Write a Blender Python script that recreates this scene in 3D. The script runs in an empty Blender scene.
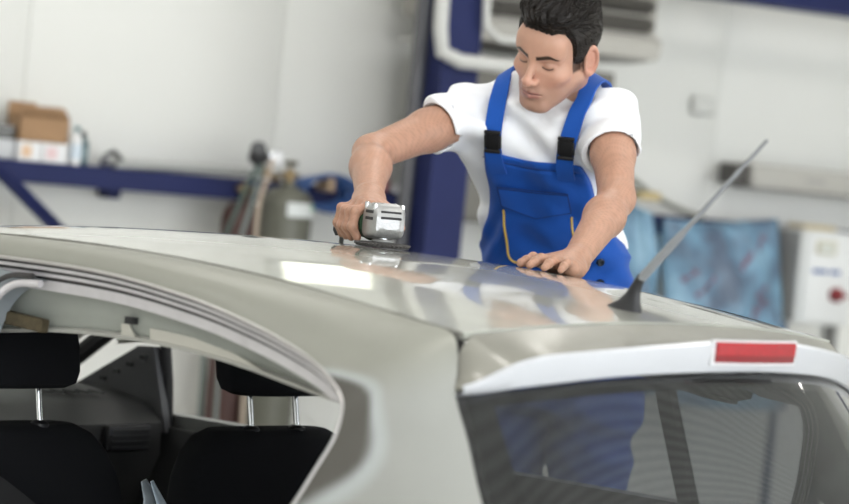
import bpy, bmesh, math, random
import numpy as np
from mathutils import Matrix, Vector, Euler

random.seed(7); np.random.seed(7)
scene = bpy.context.scene
COL = scene.collection
V3 = lambda *a: np.array(a, float)

# ------------------------------------------------------------------ camera
CAM = V3(2.80, -3.65, 1.68)
TH, PITCH, ROLL, FPX = math.radians(42.6), math.radians(-2.4), math.radians(5.66), 2740.0
cd = V3(-math.sin(TH)*math.cos(PITCH), math.cos(TH)*math.cos(PITCH), math.sin(PITCH))
cr0 = V3(math.cos(TH), math.sin(TH), 0); cu0 = np.cross(cr0, cd)
c_, s_ = math.cos(ROLL), math.sin(ROLL)
crt = cr0*c_ + cu0*s_; cup = -cr0*s_ + cu0*c_
cam_data = bpy.data.cameras.new('camera')
cam_data.sensor_width = 36.0; cam_data.lens = FPX/849*36.0
cam_data.clip_start = 0.05; cam_data.clip_end = 200
cam_data.dof.use_dof = True; cam_data.dof.focus_distance = 5.38; cam_data.dof.aperture_fstop = 2.9
cam = bpy.data.objects.new('camera', cam_data); COL.objects.link(cam)
cam.matrix_world = Matrix(((crt[0], cup[0], -cd[0], CAM[0]), (crt[1], cup[1], -cd[1], CAM[1]),
                           (crt[2], cup[2], -cd[2], CAM[2]), (0, 0, 0, 1)))
scene.camera = cam

# ------------------------------------------------------------------ world, exposure
world = bpy.data.worlds.new('overcast_sky'); scene.world = world; world.use_nodes = True
bg = world.node_tree.nodes['Background']
bg.inputs[0].default_value = (0.93, 0.97, 1.0, 1); bg.inputs[1].default_value = 3.5
vs = scene.view_settings
vs.view_transform = 'Standard'; vs.look = 'None'; vs.gamma = 1.0; vs.use_curve_mapping = False
vs.exposure = 0.43
LAMP_POWER = 20.0

# ------------------------------------------------------------------ materials
MATS = {}
def mat(name, color, rough=0.5, metal=0.0, coat=0.0, coat_rough=0.05, noise=None, bump=None, spec=0.5, emit=None, sheen=0.0, sss=0.0):
    """noise = (scale, amount, stretch) colour variation; bump = (scale, strength, stretch)"""
    if name in MATS: return MATS[name]
    m = bpy.data.materials.new(name); m.use_nodes = True
    nt = m.node_tree; b = nt.nodes['Principled BSDF']
    b.inputs['Base Color'].default_value = (*color, 1)
    b.inputs['Roughness'].default_value = rough; b.inputs['Metallic'].default_value = metal
    b.inputs['Coat Weight'].default_value = coat; b.inputs['Coat Roughness'].default_value = coat_rough
    b.inputs['Specular IOR Level'].default_value = spec
    b.inputs['Sheen Weight'].default_value = sheen
    if sss:
        b.inputs['Subsurface Weight'].default_value = sss
        b.inputs['Subsurface Radius'].default_value = (0.012, 0.005, 0.003)
    if emit:
        b.inputs['Emission Color'].default_value = (*emit[0], 1); b.inputs['Emission Strength'].default_value = emit[1]
    tc = nt.nodes.new('ShaderNodeTexCoord')
    def ntex(scale, stretch, detail=4):
        mp = nt.nodes.new('ShaderNodeMapping'); mp.inputs['Scale'].default_value = stretch
        nt.links.new(tc.outputs['Object'], mp.inputs[0])
        n = nt.nodes.new('ShaderNodeTexNoise'); n.inputs['Scale'].default_value = scale; n.inputs['Detail'].default_value = detail
        nt.links.new(mp.outputs[0], n.inputs['Vector']); return n
    if noise:
        n = ntex(noise[0], noise[2] if len(noise) > 2 else (1, 1, 1))
        mx = nt.nodes.new('ShaderNodeMix'); mx.data_type = 'RGBA'
        a = noise[1]
        mx.inputs[6].default_value = (*[max(0, c*(1-a)) for c in color], 1)
        mx.inputs[7].default_value = (*[min(1, c*(1+a)) for c in color], 1)
        nt.links.new(n.outputs[0], mx.inputs[0]); nt.links.new(mx.outputs[2], b.inputs['Base Color'])
    if bump:
        n = ntex(bump[0], bump[2] if len(bump) > 2 else (1, 1, 1))
        bp = nt.nodes.new('ShaderNodeBump'); bp.inputs['Strength'].default_value = bump[1]; bp.inputs['Distance'].default_value = 0.01
        nt.links.new(n.outputs[0], bp.inputs['Height']); nt.links.new(bp.outputs[0], b.inputs['Normal'])
    MATS[name] = m; return m

def vcol_mat(name, rough=0.5, bump=None, sss=0.0, coat=0.0, coat_rough=0.1, noise=None, spec=0.5, metal=0.0):
    """material whose base colour is the mesh's own colour attribute"""
    m = mat(name, (0.5, 0.5, 0.5), rough, metal, coat, coat_rough, None, bump, spec, None, 0, sss)
    nt = m.node_tree; b = nt.nodes['Principled BSDF']
    at = nt.nodes.new('ShaderNodeAttribute'); at.attribute_name = 'Col'
    out = at.outputs['Color']
    if noise:
        tc = nt.nodes.new('ShaderNodeTexCoord')
        mp = nt.nodes.new('ShaderNodeMapping'); mp.inputs['Scale'].default_value = noise[2] if len(noise) > 2 else (1, 1, 1)
        nt.links.new(tc.outputs['Object'], mp.inputs[0])
        n = nt.nodes.new('ShaderNodeTexNoise'); n.inputs['Scale'].default_value = noise[0]; n.inputs['Detail'].default_value = 5
        nt.links.new(mp.outputs[0], n.inputs['Vector'])
        mr = nt.nodes.new('ShaderNodeMapRange'); mr.inputs[3].default_value = 1-noise[1]; mr.inputs[4].default_value = 1+noise[1]
        nt.links.new(n.outputs[0], mr.inputs[0])
        mx = nt.nodes.new('ShaderNodeMix'); mx.data_type = 'RGBA'; mx.blend_type = 'MULTIPLY'; mx.inputs[0].default_value = 1
        nt.links.new(out, mx.inputs[6]); nt.links.new(mr.outputs[0], mx.inputs[7]); out = mx.outputs[2]
    nt.links.new(out, b.inputs['Base Color'])
    return m

def glass_mat(name, tint, rough=0.02, refl=1.0, dust=0.0):
    m = bpy.data.materials.new(name); m.use_nodes = True; nt = m.node_tree; nt.nodes.clear()
    out = nt.nodes.new('ShaderNodeOutputMaterial'); mx = nt.nodes.new('ShaderNodeMixShader')
    tr = nt.nodes.new('ShaderNodeBsdfTransparent'); tr.inputs[0].default_value = (*tint, 1)
    gl = nt.nodes.new('ShaderNodeBsdfGlossy'); gl.inputs['Roughness'].default_value = rough
    fr = nt.nodes.new('ShaderNodeFresnel'); fr.inputs[0].default_value = 1.5
    ml = nt.nodes.new('ShaderNodeMath'); ml.operation = 'MULTIPLY'; ml.inputs[1].default_value = refl
    gm = nt.nodes.new('ShaderNodeNewGeometry'); inv = nt.nodes.new('ShaderNodeMath'); inv.operation = 'SUBTRACT'; inv.inputs[0].default_value = 1.0
    nt.links.new(gm.outputs['Backfacing'], inv.inputs[1]); m2 = nt.nodes.new('ShaderNodeMath'); m2.operation = 'MULTIPLY'
    nt.links.new(fr.outputs[0], ml.inputs[0]); nt.links.new(ml.outputs[0], m2.inputs[0]); nt.links.new(inv.outputs[0], m2.inputs[1]); nt.links.new(m2.outputs[0], mx.inputs[0])
    nt.links.new(tr.outputs[0], mx.inputs[1]); nt.links.new(gl.outputs[0], mx.inputs[2])
    res = mx.outputs[0]
    if dust:                                                   # sanding dust lying on the glass
        df = nt.nodes.new('ShaderNodeBsdfDiffuse'); df.inputs[0].default_value = (.52, .52, .50, 1)
        n = nt.nodes.new('ShaderNodeTexNoise'); n.inputs['Scale'].default_value = 3.5; n.inputs['Detail'].default_value = 5
        tc = nt.nodes.new('ShaderNodeTexCoord'); nt.links.new(tc.outputs['Object'], n.inputs['Vector'])
        mr = nt.nodes.new('ShaderNodeMapRange'); mr.inputs[1].default_value = .3; mr.inputs[2].default_value = .75; mr.inputs[3].default_value = dust*.35; mr.inputs[4].default_value = dust*1.6
        nt.links.new(n.outputs[0], mr.inputs[0]); m3 = nt.nodes.new('ShaderNodeMixShader')
        nt.links.new(mr.outputs[0], m3.inputs[0]); nt.links.new(res, m3.inputs[1]); nt.links.new(df.outputs[0], m3.inputs[2]); res = m3.outputs[0]
    nt.links.new(res, out.inputs[0]); MATS[name] = m; return m

M_wall = mat('white_wall_panel', (0.76, 0.76, 0.725), 0.55, bump=(60, 0.06, (1, 1, 0.02)), noise=(2.0, 0.03))
M_seam = mat('wall_joint', (0.70, 0.70, 0.67), 0.7)
M_floor = mat('concrete_floor', (0.55, 0.54, 0.51), 0.5, noise=(3, 0.15), bump=(40, 0.1))
M_ceil = mat('ceiling_sheet', (0.62, 0.63, 0.62), 0.7)
_nt = M_ceil.node_tree; _tc = _nt.nodes.new('ShaderNodeTexCoord'); _mp = _nt.nodes.new('ShaderNodeMapping'); _mp.inputs['Rotation'].default_value = (0, 0, 0)
_w = _nt.nodes.new('ShaderNodeTexWave'); _w.bands_direction = 'X'; _w.inputs['Scale'].default_value = 4.0; _w.inputs['Distortion'].default_value = 0.0
_r = _nt.nodes.new('ShaderNodeValToRGB'); _r.color_ramp.elements[0].color = (.46, .47, .46, 1); _r.color_ramp.elements[1].color = (.70, .71, .70, 1)  # light and dark bands put into the colour for the rear window's striped reflection
_nt.links.new(_tc.outputs['Object'], _mp.inputs[0]); _nt.links.new(_mp.outputs[0], _w.inputs['Vector']); _nt.links.new(_w.outputs[0], _r.inputs[0]); _nt.links.new(_r.outputs[0], _nt.nodes['Principled BSDF'].inputs['Base Color'])
M_navy = mat('navy_paint', (0.014, 0.020, 0.085), 0.55, noise=(6, 0.15), spec=0.22)
M_steelgrey = mat('grey_steel', (0.33, 0.33, 0.32), 0.45, 0.3)
M_tubegrey = mat('pale_grey_tube', (0.52, 0.52, 0.50), 0.4)
M_darkplastic = mat('black_plastic', (0.012, 0.012, 0.014), 0.45)
M_blackfabric = mat('black_fabric', (0.0095, 0.010, 0.012), 0.95, bump=(900, 0.3), spec=0.2)
M_chrome = mat('chrome', (0.75, 0.76, 0.78), 0.12, 1.0)
M_rubber = mat('black_rubber', (0.014, 0.014, 0.015), 0.6)

# ------------------------------------------------------------------ mesh helpers
def nrm(v): v = np.asarray(v, float); return v/np.linalg.norm(v)

def link(o, parent=None):
    COL.objects.link(o)
    if parent is not None:
        o.parent = parent
        o.matrix_parent_inverse = parent.matrix_basis.inverted()
    return o

def mesh_obj(name, verts, faces, material, parent=None, smooth=True, cols=None, angle=None):
    me = bpy.data.meshes.new(name)
    me.from_pydata([tuple(map(float, v)) for v in verts], [], [tuple(map(int, f)) for f in faces])
    finish(me, material, smooth, cols, angle)
    return link(bpy.data.objects.new(name, me), parent)

def finish(me, material, smooth=True, cols=None, angle=None):
    me.validate()
    for m in (material if isinstance(material, (list, tuple)) else [material]): me.materials.append(m)
    if smooth: me.polygons.foreach_set('use_smooth', [True]*len(me.polygons))
    if cols is not None:
        ca = me.color_attributes.new('Col', 'FLOAT_COLOR', 'POINT')
        c4 = np.ones((len(me.vertices), 4), np.float32); c4[:, :3] = cols
        ca.data.foreach_set('color', c4.ravel())
    if smooth and angle is not None:
        me.set_sharp_from_angle(angle=math.radians(angle))
    me.update()

def fast_mesh(name, verts, quads, material, parent=None, cols=None):
    me = bpy.data.meshes.new(name)
    me.vertices.add(len(verts)); me.vertices.foreach_set('co', np.asarray(verts, np.float32).ravel())
    q = np.asarray(quads, np.int32)
    me.loops.add(q.size); me.loops.foreach_set('vertex_index', q.ravel())
    me.polygons.add(len(q)); me.polygons.foreach_set('loop_start', np.arange(0, q.size, 4, dtype=np.int32))
    me.update(calc_edges=True)
    finish(me, material, True, cols)
    return link(bpy.data.objects.new(name, me), parent)

class MB:
    """collects shapes for ONE mesh"""
    def __init__(s): s.v = []; s.f = []
    def add(s, v, f):
        o = len(s.v); s.v += [tuple(map(float, p)) for p in v]; s.f += [tuple(i+o for i in q) for q in f]; return s
    def box(s, c, size, R=None, bevel=0.0, seg=2):
        bm = bmesh.new(); bmesh.ops.create_cube(bm, size=1.0)
        for v in bm.verts: v.co = Vector((v.co.x*size[0], v.co.y*size[1], v.co.z*size[2]))
        if bevel: bmesh.ops.bevel(bm, geom=list(bm.edges), offset=bevel, segments=seg, profile=0.5, affect='EDGES')
        P = np.array([v.co[:] for v in bm.verts]); bm.verts.index_update()
        F = [[v.index for v in f.verts] for f in bm.faces]; bm.free()
        if R is not None: P = P @ np.asarray(R).T
        return s.add(P + np.asarray(c), F)
    def tube(s, pts, rad, seg=12, cap=True, up=None, squash=1.0):
        pts = np.asarray(pts, float); n = len(pts)
        rad = np.broadcast_to(np.asarray(rad, float), (n,))
        T = np.gradient(pts, axis=0); T /= np.linalg.norm(T, axis=1)[:, None]
        ref = np.array(up if up is not None else ([0, 0, 1] if abs(T[0][2]) < 0.9 else [1, 0, 0]), float)
        vs = []; fs = []
        for i in range(n):
            a = ref - T[i]*(ref @ T[i]); a /= np.linalg.norm(a); b = np.cross(T[i], a); ref = a
            for k in range(seg):
                t = 2*math.pi*k/seg
                vs.append(pts[i] + rad[i]*(math.cos(t)*a*squash + math.sin(t)*b))
        for i in range(n-1):
            for k in range(seg):
                fs.append((i*seg+k, i*seg+(k+1) % seg, (i+1)*seg+(k+1) % seg, (i+1)*seg+k))
        if cap: fs.append(tuple(range(seg-1, -1, -1))); fs.append(tuple((n-1)*seg+k for k in range(seg)))
        return s.add(vs, fs)
    def lathe(s, prof, c, axis=(0, 0, 1), seg=32):
        """prof = [(radius, height)]"""
        ax = nrm(axis); ref = V3(1, 0, 0) if abs(ax[0]) < .9 else V3(0, 1, 0)
        a = nrm(ref-ax*(ref@ax)); b = np.cross(ax, a)
        vs = []; fs = []; n = len(prof)
        for (r, h) in prof:
            for k in range(seg):
                t = 2*math.pi*k/seg; vs.append(np.asarray(c)+ax*h+r*(math.cos(t)*a+math.sin(t)*b))
        for i in range(n-1):
            for k in range(seg): fs.append((i*seg+k, i*seg+(k+1) % seg, (i+1)*seg+(k+1) % seg, (i+1)*seg+k))
        fs.append(tuple(range(seg-1, -1, -1))); fs.append(tuple((n-1)*seg+k for k in range(seg)))
        return s.add(vs, fs)
    def grid(s, A, thick=None):
        """A (nu,nv,3) surface; thick = offset vector field or constant vector that closes it to a slab"""
        A = np.asarray(A, float); nu, nv = A.shape[:2]
        idx = lambda i, j: i*nv+j
        F = [(idx(i, j), idx(i, j+1), idx(i+1, j+1), idx(i+1, j)) for i in range(nu-1) for j in range(nv-1)]
        if thick is None: return s.add(A.reshape(-1, 3), F)
        B = A + np.asarray(thick); N = nu*nv
        G = [tuple(N+k for k in reversed(f)) for f in F]
        S = []
        for i in range(nu-1):
            S.append((idx(i, 0), idx(i+1, 0), N+idx(i+1, 0), N+idx(i, 0)))
            S.append((idx(i+1, nv-1), idx(i, nv-1), N+idx(i, nv-1), N+idx(i+1, nv-1)))
        for j in range(nv-1):
            S.append((idx(0, j+1), idx(0, j), N+idx(0, j), N+idx(0, j+1)))
            S.append((idx(nu-1, j), idx(nu-1, j+1), N+idx(nu-1, j+1), N+idx(nu-1, j)))
        return s.add(np.concatenate([A.reshape(-1, 3), B.reshape(-1, 3)]), F+G+S)
    def prism(s, poly, to3, d0, d1):
        """2-D polygon extruded; to3(u, v, depth) -> point"""
        n = len(poly)
        vs = [to3(u, v, d0) for u, v in poly]+[to3(u, v, d1) for u, v in poly]
        fs = [tuple(range(n-1, -1, -1)), tuple(range(n, 2*n))]+[(i, (i+1) % n, n+(i+1) % n, n+i) for i in range(n)]
        return s.add(vs, fs)
    def build(s, name, material, parent=None, smooth=True, angle=35, cols=None):
        o = mesh_obj(name, s.v, s.f, material, parent, smooth, cols, angle if smooth else None)
        bm = bmesh.new(); bm.from_mesh(o.data); bmesh.ops.recalc_face_normals(bm, faces=bm.faces); bm.to_mesh(o.data); bm.free()
        return o

def empty(name, loc):
    o = bpy.data.objects.new(name, None); o.location = loc; o.empty_display_size = 0.1
    COL.objects.link(o); o.matrix_basis  # noqa
    return o
def tag(o, label, cat, group=None):
    o['label'] = label; o['category'] = cat
    if group: o['group'] = group
    return o
def struct(o): o['kind'] = 'structure'; return o

def interp(xs, ys, x):
    return np.interp(x, xs, ys)
def smooth_interp(xs, ys, x):
    """Catmull-Rom like interpolation through nodes (increasing xs)"""
    xs = np.asarray(xs, float); ys = np.asarray(ys, float); x = np.asarray(x, float)
    m = np.gradient(ys, xs, axis=0) if ys.ndim == 1 else np.stack([np.gradient(ys[:, k], xs) for k in range(ys.shape[1])], 1)
    i = np.clip(np.searchsorted(xs, x)-1, 0, len(xs)-2)
    h = xs[i+1]-xs[i]; t = np.clip((x-xs[i])/h, 0, 1)
    if ys.ndim == 2: t = t[..., None]; h = h[..., None]
    h00 = 2*t**3-3*t**2+1; h10 = t**3-2*t**2+t; h01 = -2*t**3+3*t**2; h11 = t**3-t**2
    return h00*ys[i]+h10*h*m[i]+h01*ys[i+1]+h11*h*m[i+1]
def resample(pts, n, smooth=True):
    pts = np.asarray(pts, float)
    s = np.concatenate([[0], np.cumsum(np.linalg.norm(np.diff(pts, axis=0), axis=1))])
    u = np.linspace(0, s[-1], n)
    return smooth_interp(s, pts, u) if smooth else np.stack([np.interp(u, s, pts[:, k]) for k in range(3)], 1)

# ================================================================== the workshop
W0 = V3(-4.347, 4.055, 0); WW = V3(0.299, 0.954, 0); WN = V3(0.954, -0.299, 0); ZUP = V3(0, 0, 1)
WR = np.stack([WW, ZUP, -WN], 1) if False else np.stack([WW, -WN, ZUP], 1)      # local x along wall, y into wall, z up
def WT(t, z, o): return W0 + WW*t + WN*o + ZUP*z
def wbox(mb, t, z, o, st, sz, so, bevel=0.0):      # box centred at (t,z,o) with sizes along wall / up / out
    return mb.box(WT(t, z, o), (st, so, sz), WR, bevel)
def wcyl(mb, t, o, prof, seg=32): return mb.lathe(prof, WT(t, 0, o), (0, 0, 1), seg)

T0, T1, O1, HC = -9.0, 7.0, 13.0, 4.6
struct(wbox(MB(), (T0+T1)/2, -0.05, O1/2, T1-T0+.4, 0.1, O1+.4).build('floor', M_floor, None, False))
struct(wbox(MB(), (T0+T1)/2, HC+.05, O1/2, T1-T0+.4, 0.1, O1+.4).build('ceiling', M_ceil, None, False))
wb = struct(wbox(MB(), (T0+T1)/2, HC/2, -0.11, T1-T0+.4, HC, 0.1).build('wall_back', M_seam, None, False))
pm = None
for k in range(16):
    if pm is None:
        o = wbox(MB(), 0, HC/2, -0.03, 00.998, HC-.01, 0.06, 0.002).build('wall_panel', M_wall, wb); pm = o
        o.location = WW*(T0+.5+.36)
    else:
        o = pm.copy(); COL.objects.link(o); o.location = WW*(T0+.5+.36+k)
struct(wbox(MB(), T0-.1, HC/2, O1/2, 0.2, HC, O1).build('wall_left', M_wall, None, False))
struct(wbox(MB(), T1+.1, HC/2, O1/2, 0.2, HC, O1).build('wall_right', M_wall, None, False))
m = MB()                                                                # front wall with the open gate
wbox(m, T0+.5, HC/2, O1+.1, 1.0, HC, .2); wbox(m, T1-.5, HC/2, O1+.1, 1.0, HC, .2); wbox(m, (T0+T1)/2, HC-.2, O1+.1, T1-T0-2, .4, .2)
struct(m.build('wall_front', M_wall, None, False))

# high lit windows in the back wall (above the frame; their light and their mirror image on the roof are in view)
M_pane = mat('frosted_pane', (0.9, 0.92, 0.88), 0.4, emit=((0.98, 1.0, 0.80), 1.15))
M_frame = mat('window_frame', (0.55, 0.56, 0.55), 0.5)
for k, tc_ in enumerate((-3.6, -0.40, 3.4)):
    fr = MB()
    for dt in (-.25, .25): wbox(fr, tc_+dt, 2.98, .03, .05, .85, .07)
    for dz in (-.4, .4): wbox(fr, tc_, 2.98+dz, .03, .55, .05, .07)
    wf = struct(fr.build('window_%d' % (k+1), M_frame, None, False))
    wbox(MB(), tc_, 2.98, .025, .45, .75, .02).build('pane', M_pane, wf, False)

# ceiling lamps
M_diff = mat('lamp_diffuser', (0.9, 0.9, 0.9), 0.5, emit=((1.0, 0.98, 0.93), 2.0))
M_lampbody = mat('lamp_body', (0.7, 0.7, 0.7), 0.5)
for i, o_ in enumerate((2.5, 5.45, 9.4)):
    for j, t_ in enumerate((-6.6, -3.4, -0.6, 3.78)):
        e = empty('ceiling_lamp', WT(t_, 4.3, o_))
        tag(e, 'long fluorescent lamp hanging below the workshop ceiling', 'lamp', 'ceiling lamps')
        wbox(MB(), t_, 4.36, o_, 1.55, .06, .24, .01).build('lamp_housing', M_lampbody, e)
        wbox(MB(), t_, 4.31, o_, 1.5, .04, .18, .01).build('diffuser', M_diff, e)
        for dt in (-.6, .6): MB().tube([WT(t_+dt, 4.38, o_), WT(t_+dt, 4.6, o_)], .006, 6).build('hanger', M_steelgrey, e)
        ld = bpy.data.lights.new('lamp_light', 'AREA'); ld.shape = 'RECTANGLE'; ld.size = 1.5; ld.size_y = .2
        ld.energy = LAMP_POWER; ld.color = (1.0, .97, .92)
        lo = bpy.data.objects.new('lamp_light', ld); COL.objects.link(lo)
        lo.matrix_world = Matrix.Translation(Vector(WT(t_, 4.28, o_))) @ Matrix(((WW[0], WN[0], 0, 0), (WW[1], WN[1], 0, 0), (0, 0, 1, 0), (0, 0, 0, 1)))

# ---------------------------------------------------------------- blue shelf beam on the wall and what lies on it
sb = empty('shelf_beam', WT(0, 1.385, .1)); tag(sb, 'long navy blue steel beam fixed along the white wall as a shelf', 'beam')
m = MB(); wbox(m, -1.0, 1.423, .19, 9.0, .075, .008); wbox(m, -1.0, 1.457, .1, 9.0, .007, .19); wbox(m, -1.0, 1.388, .1, 9.0, .007, .19)
m.build('channel', M_navy, sb)
for t_ in (-4.6, -3.0, -1.3, .45, 2.2, 3.4): wbox(MB(), t_, 1.42, .05, .05, .14, .1, .004).build('bracket', M_navy, sb)
SH = 1.4605

br = empty('diagonal_brace', WT(-1.88, 1.44, .45)); tag(br, 'dark blue diagonal brace bar in front of the shelf beam, far left', 'brace')
p0, p1 = WT(-2.6, 1.90, .45), WT(-1.12, .95, .45); dv = nrm(p1-p0); bn = np.cross(dv, WN)
MB().tube([p0, WT(-1.88, 1.44, .42), WT(-1.42, 1.16, .10), WT(-1.36, 1.12, .0)], .026, 10).build('bar', M_navy, br)
wbox(MB(), -1.36, 1.12, .006, .14, .14, .012).build('wall_plate', M_navy, br)
wbox(MB(), -2.6, 1.90, .225, .05, .05, .45, .004).build('upper_arm', M_navy, br)

M_card = mat('cardboard', (0.36, 0.22, 0.12), 0.85, noise=(14, .12), bump=(120, .1))
M_white = mat('white_card', (0.78, 0.78, 0.79), 0.6)
cb = empty('cardboard_box', WT(-1.61, 1.53, .10)); tag(cb, 'brown cardboard box with raised flap standing on white cartons', 'box')
cx0, cx1 = -1.70, -1.525
m = MB()
wbox(m, -1.6125, 1.572, .158, .185, .085, .004); wbox(m, -1.6125, 1.572, .042, .185, .085, .004)
wbox(m, cx0-.003, 1.572, .10, .004, .085, .12); wbox(m, cx1+.003, 1.572, .10, .004, .085, .12); wbox(m, -1.6125, 1.532, .10, .185, .004, .12)
m.build('box_walls', M_card, cb, False)
fp = [(-1.705, 1.612), (-1.50, 1.615), (-1.488, 1.622), (-1.485, 1.636), (-1.492, 1.648), (-1.51, 1.654), (-1.60, 1.652), (-1.61, 1.663), (-1.705, 1.663)]
MB().prism(fp, lambda u, v, q: WT(u, v, q), .038, .044).build('flap', M_card, cb, False)
MB().prism([(-1.703, 1.614), (-1.525, 1.614), (-1.53, 1.63), (-1.60, 1.634), (-1.70, 1.634)], lambda u, v, q: WT(u, v, q+(v-1.614)*1.2), .156, .16).build('front_flap', M_card, cb, False)

for (t_, st, lab, c2) in ((-1.672, .088, 'white carton with a tan patch under the cardboard box', (.72, .50, .33)), (-1.578, .092, 'white carton with a pinkish print under the cardboard box', (.74, .55, .56))):
    e = empty('carton', WT(t_, SH, .12)); tag(e, lab, 'carton', 'white cartons on the shelf beam')
    wbox(MB(), t_, SH+.034, .12, st, .068, .14, .002).build('carton_body', M_white, e, False)
    wbox(MB(), t_-.012, SH+.034, .192, st*.42, .04, .002).build('print_patch', mat('patch%.2f' % c2[0], c2, .6), e, False)
    wbox(MB(), t_, SH+.066, .12, .03, .005, .142).build('tape', mat('tape', (.62, .60, .56), .4), e, False)

def bottle(t_, o_, h, r, mb_, mc, label, mlab):
    e = empty('bottle', WT(t_, SH, o_)); tag(e, label, 'bottle', 'bottles on the shelf beam')
    wcyl(MB(), t_, o_, [(r*.9, SH), (r, SH+.006), (r, SH+h*.66), (r*.75, SH+h*.74), (r*.4, SH+h*.82), (r*.38, SH+h*.86)], 20).build('bottle_body', mb_, e)
    wcyl(MB(), t_, o_, [(r*.48, SH+h*.86), (r*.48, SH+h*.97), (r*.42, SH+h)], 16).build('cap', mc, e)
    wcyl(MB(), t_, o_, [(r*1.02, SH+h*.15), (r*1.02, SH+h*.55)], 20).build('bottle_label', mlab, e)
bottle(-1.495, .175, .135, .021, M_white, mat('teal_cap', (.05, .16, .18), .5), 'white spray bottle with dark cap beside the white cartons', mat('paleblue', (.62, .70, .78), .5))
bottle(-1.443, .11, .118, .022, mat('dark_teal', (.03, .09, .10), .4), M_darkplastic, 'dark teal bottle behind the white spray bottle', mat('greyblue', (.2, .28, .3), .5))
e = empty('tool_case', WT(-1.80, SH, .11)); tag(e, 'black tool case at the left end of the shelf beam', 'case')
wbox(MB(), -1.80, SH+.035, .11, .145, .07, .15, .008).build('lower_shell', mat('grey_white_case', (.55, .56, .58), .5), e)
wbox(MB(), -1.80, SH+.095, .11, .145, .045, .15, .008).build('lid', M_darkplastic, e)
for z_ in (.082, .098, .112): wbox(MB(), -1.80, SH+z_, .186, .12, .006, .004).build('rib', M_steelgrey, e)
ms = empty('moulding_strip', WT(-1.1, SH, .17)); tag(ms, 'long pale grey plastic moulding lying along the shelf beam', 'strip')
pts = [WT(t, SH+.012+.012*math.sin((t+1.35)*3.1)*(t < -.3), .165) for t in np.linspace(-1.34, -.60, 14)]
MB().tube(pts, np.linspace(.026, .014, 14), 10, squash=.7).build('strip', mat('pale_strip', (.36, .37, .36), .45), ms)
MB().tube([p+V3(0, 0, .012) for p in pts], .004, 6).build('strip_edge', M_steelgrey, ms)
e = empty('spring_clamp', WT(-1.35, SH, .17)); tag(e, 'small dark spring clamp at the end of the pale moulding strip', 'clamp')
MB().tube([WT(-1.385, SH+.04, .17), WT(-1.35, SH+.058, .17), WT(-1.32, SH+.035, .17), WT(-1.30, SH+.01, .17)], [.006, .011, .010, .006], 8).build('jaw', M_darkplastic, e)
MB().tube([WT(-1.38, SH+.012, .17), WT(-1.345, SH+.03, .172), WT(-1.325, SH+.055, .172)], [.005, .009, .006], 8).build('handle', M_steelgrey, e)

# ---------------------------------------------------------------- gas cylinders
def gas_cylinder(t_, o_, r, h, mb_, label, mlab=None, wheel=True):
    e = empty('gas_cylinder', WT(t_, 0, o_)); tag(e, label, 'gas cylinder')
    pr = [(r*.94, 0), (r, .02), (r, h-.085)] + [(r*(.26+.74*math.cos(a)), h-.085+.068*math.sin(a)) for a in np.linspace(.1, 1.4, 8)] + [(r*.3, h-.02), (r*.3, h)]
    wcyl(MB(), t_, o_, pr).build('cylinder_body', mb_, e)
    if mlab: 
        A = np.array([[WT(t_, z, o_)+(r+.004)*(WN*math.cos(a)+WW*math.sin(a)) for z in (h-.118, h-.068)] for a in np.linspace(-.45, .95, 14)])
        MB().grid(A, None).build('cylinder_label', mlab, e)
        A = np.array([[WT(t_, z, o_)+(r+.0055)*(WN*math.cos(a)+WW*math.sin(a)) for z in (h-.092, h-.072)] for a in np.linspace(.62, .86, 5)])
        MB().grid(A, None).build('label_mark', mat('green_mark', (.08, .35, .12), .5), e)
    m = MB(); wcyl(m, t_, o_, [(.016, h), (.018, h+.01), (.014, h+.045), (.012, h+.05)], 14)
    m.tube([WT(t_-.035, h+.028, o_), WT(t_+.03, h+.028, o_)], .010, 10); m.build('valve', mat('brass', (.30, .22, .12), .35, .8), e)
    if wheel:
        wcyl(MB(), t_, o_, [(.006, h+.05), (.006, h+.062), (.026, h+.064), (.028, h+.072), (.024, h+.078), (.006, h+.08)], 16).build('handwheel', mat('dark_olive', (.10, .09, .06), .5), e)
    return e
M_cylg = mat('grey_green_cylinder', (.125, .125, .10), .45, .1, noise=(7, .18))
gas_cylinder(-.742, .36, .094, 1.468, M_cylg, 'grey-green gas cylinder with white label below the shelf beam', mat('white_label', (.66, .69, .68), .6))
gas_cylinder(-.845, .22, .075, 1.40, mat('maroon_cylinder', (.075, .035, .03), .5, noise=(6, .3)), 'dark maroon gas cylinder beside the grey-green one', None, False)
rg = empty('pressure_regulator', WT(-.84, 1.50, .38)); tag(rg, 'black pressure regulator with gauges on the gas cylinder valve', 'regulator')
MB().lathe([(.018, 0), (.032, .008), (.034, .04), (.022, .055)], WT(-.885, 1.545, .36), WN+.3*ZUP, 20).build('regulator_body', M_darkplastic, rg)
MB().tube([WT(-.885, 1.545, .37), WT(-.85, 1.50, .37), WT(-.785, 1.474, .36)], [.02, .016, .011], 10).build('coupling', mat('brass', (.3, .22, .12)), rg)
for (a, b) in ((-.895, 1.578), (-.822, 1.553)):
    g = MB().lathe([(.026, 0), (.028, .006), (.028, .022), (.024, .024)], WT(a, b, .385), WN, 22).build('gauge', M_darkplastic if a < -.85 else M_chrome, rg)
    MB().lathe([(.023, 0), (.023, .0015)], WT(a, b, .409), WN, 22).build('gauge_face', M_white if a > -.85 else mat('gauge_dark', (.05, .05, .05), .3), g)
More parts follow.
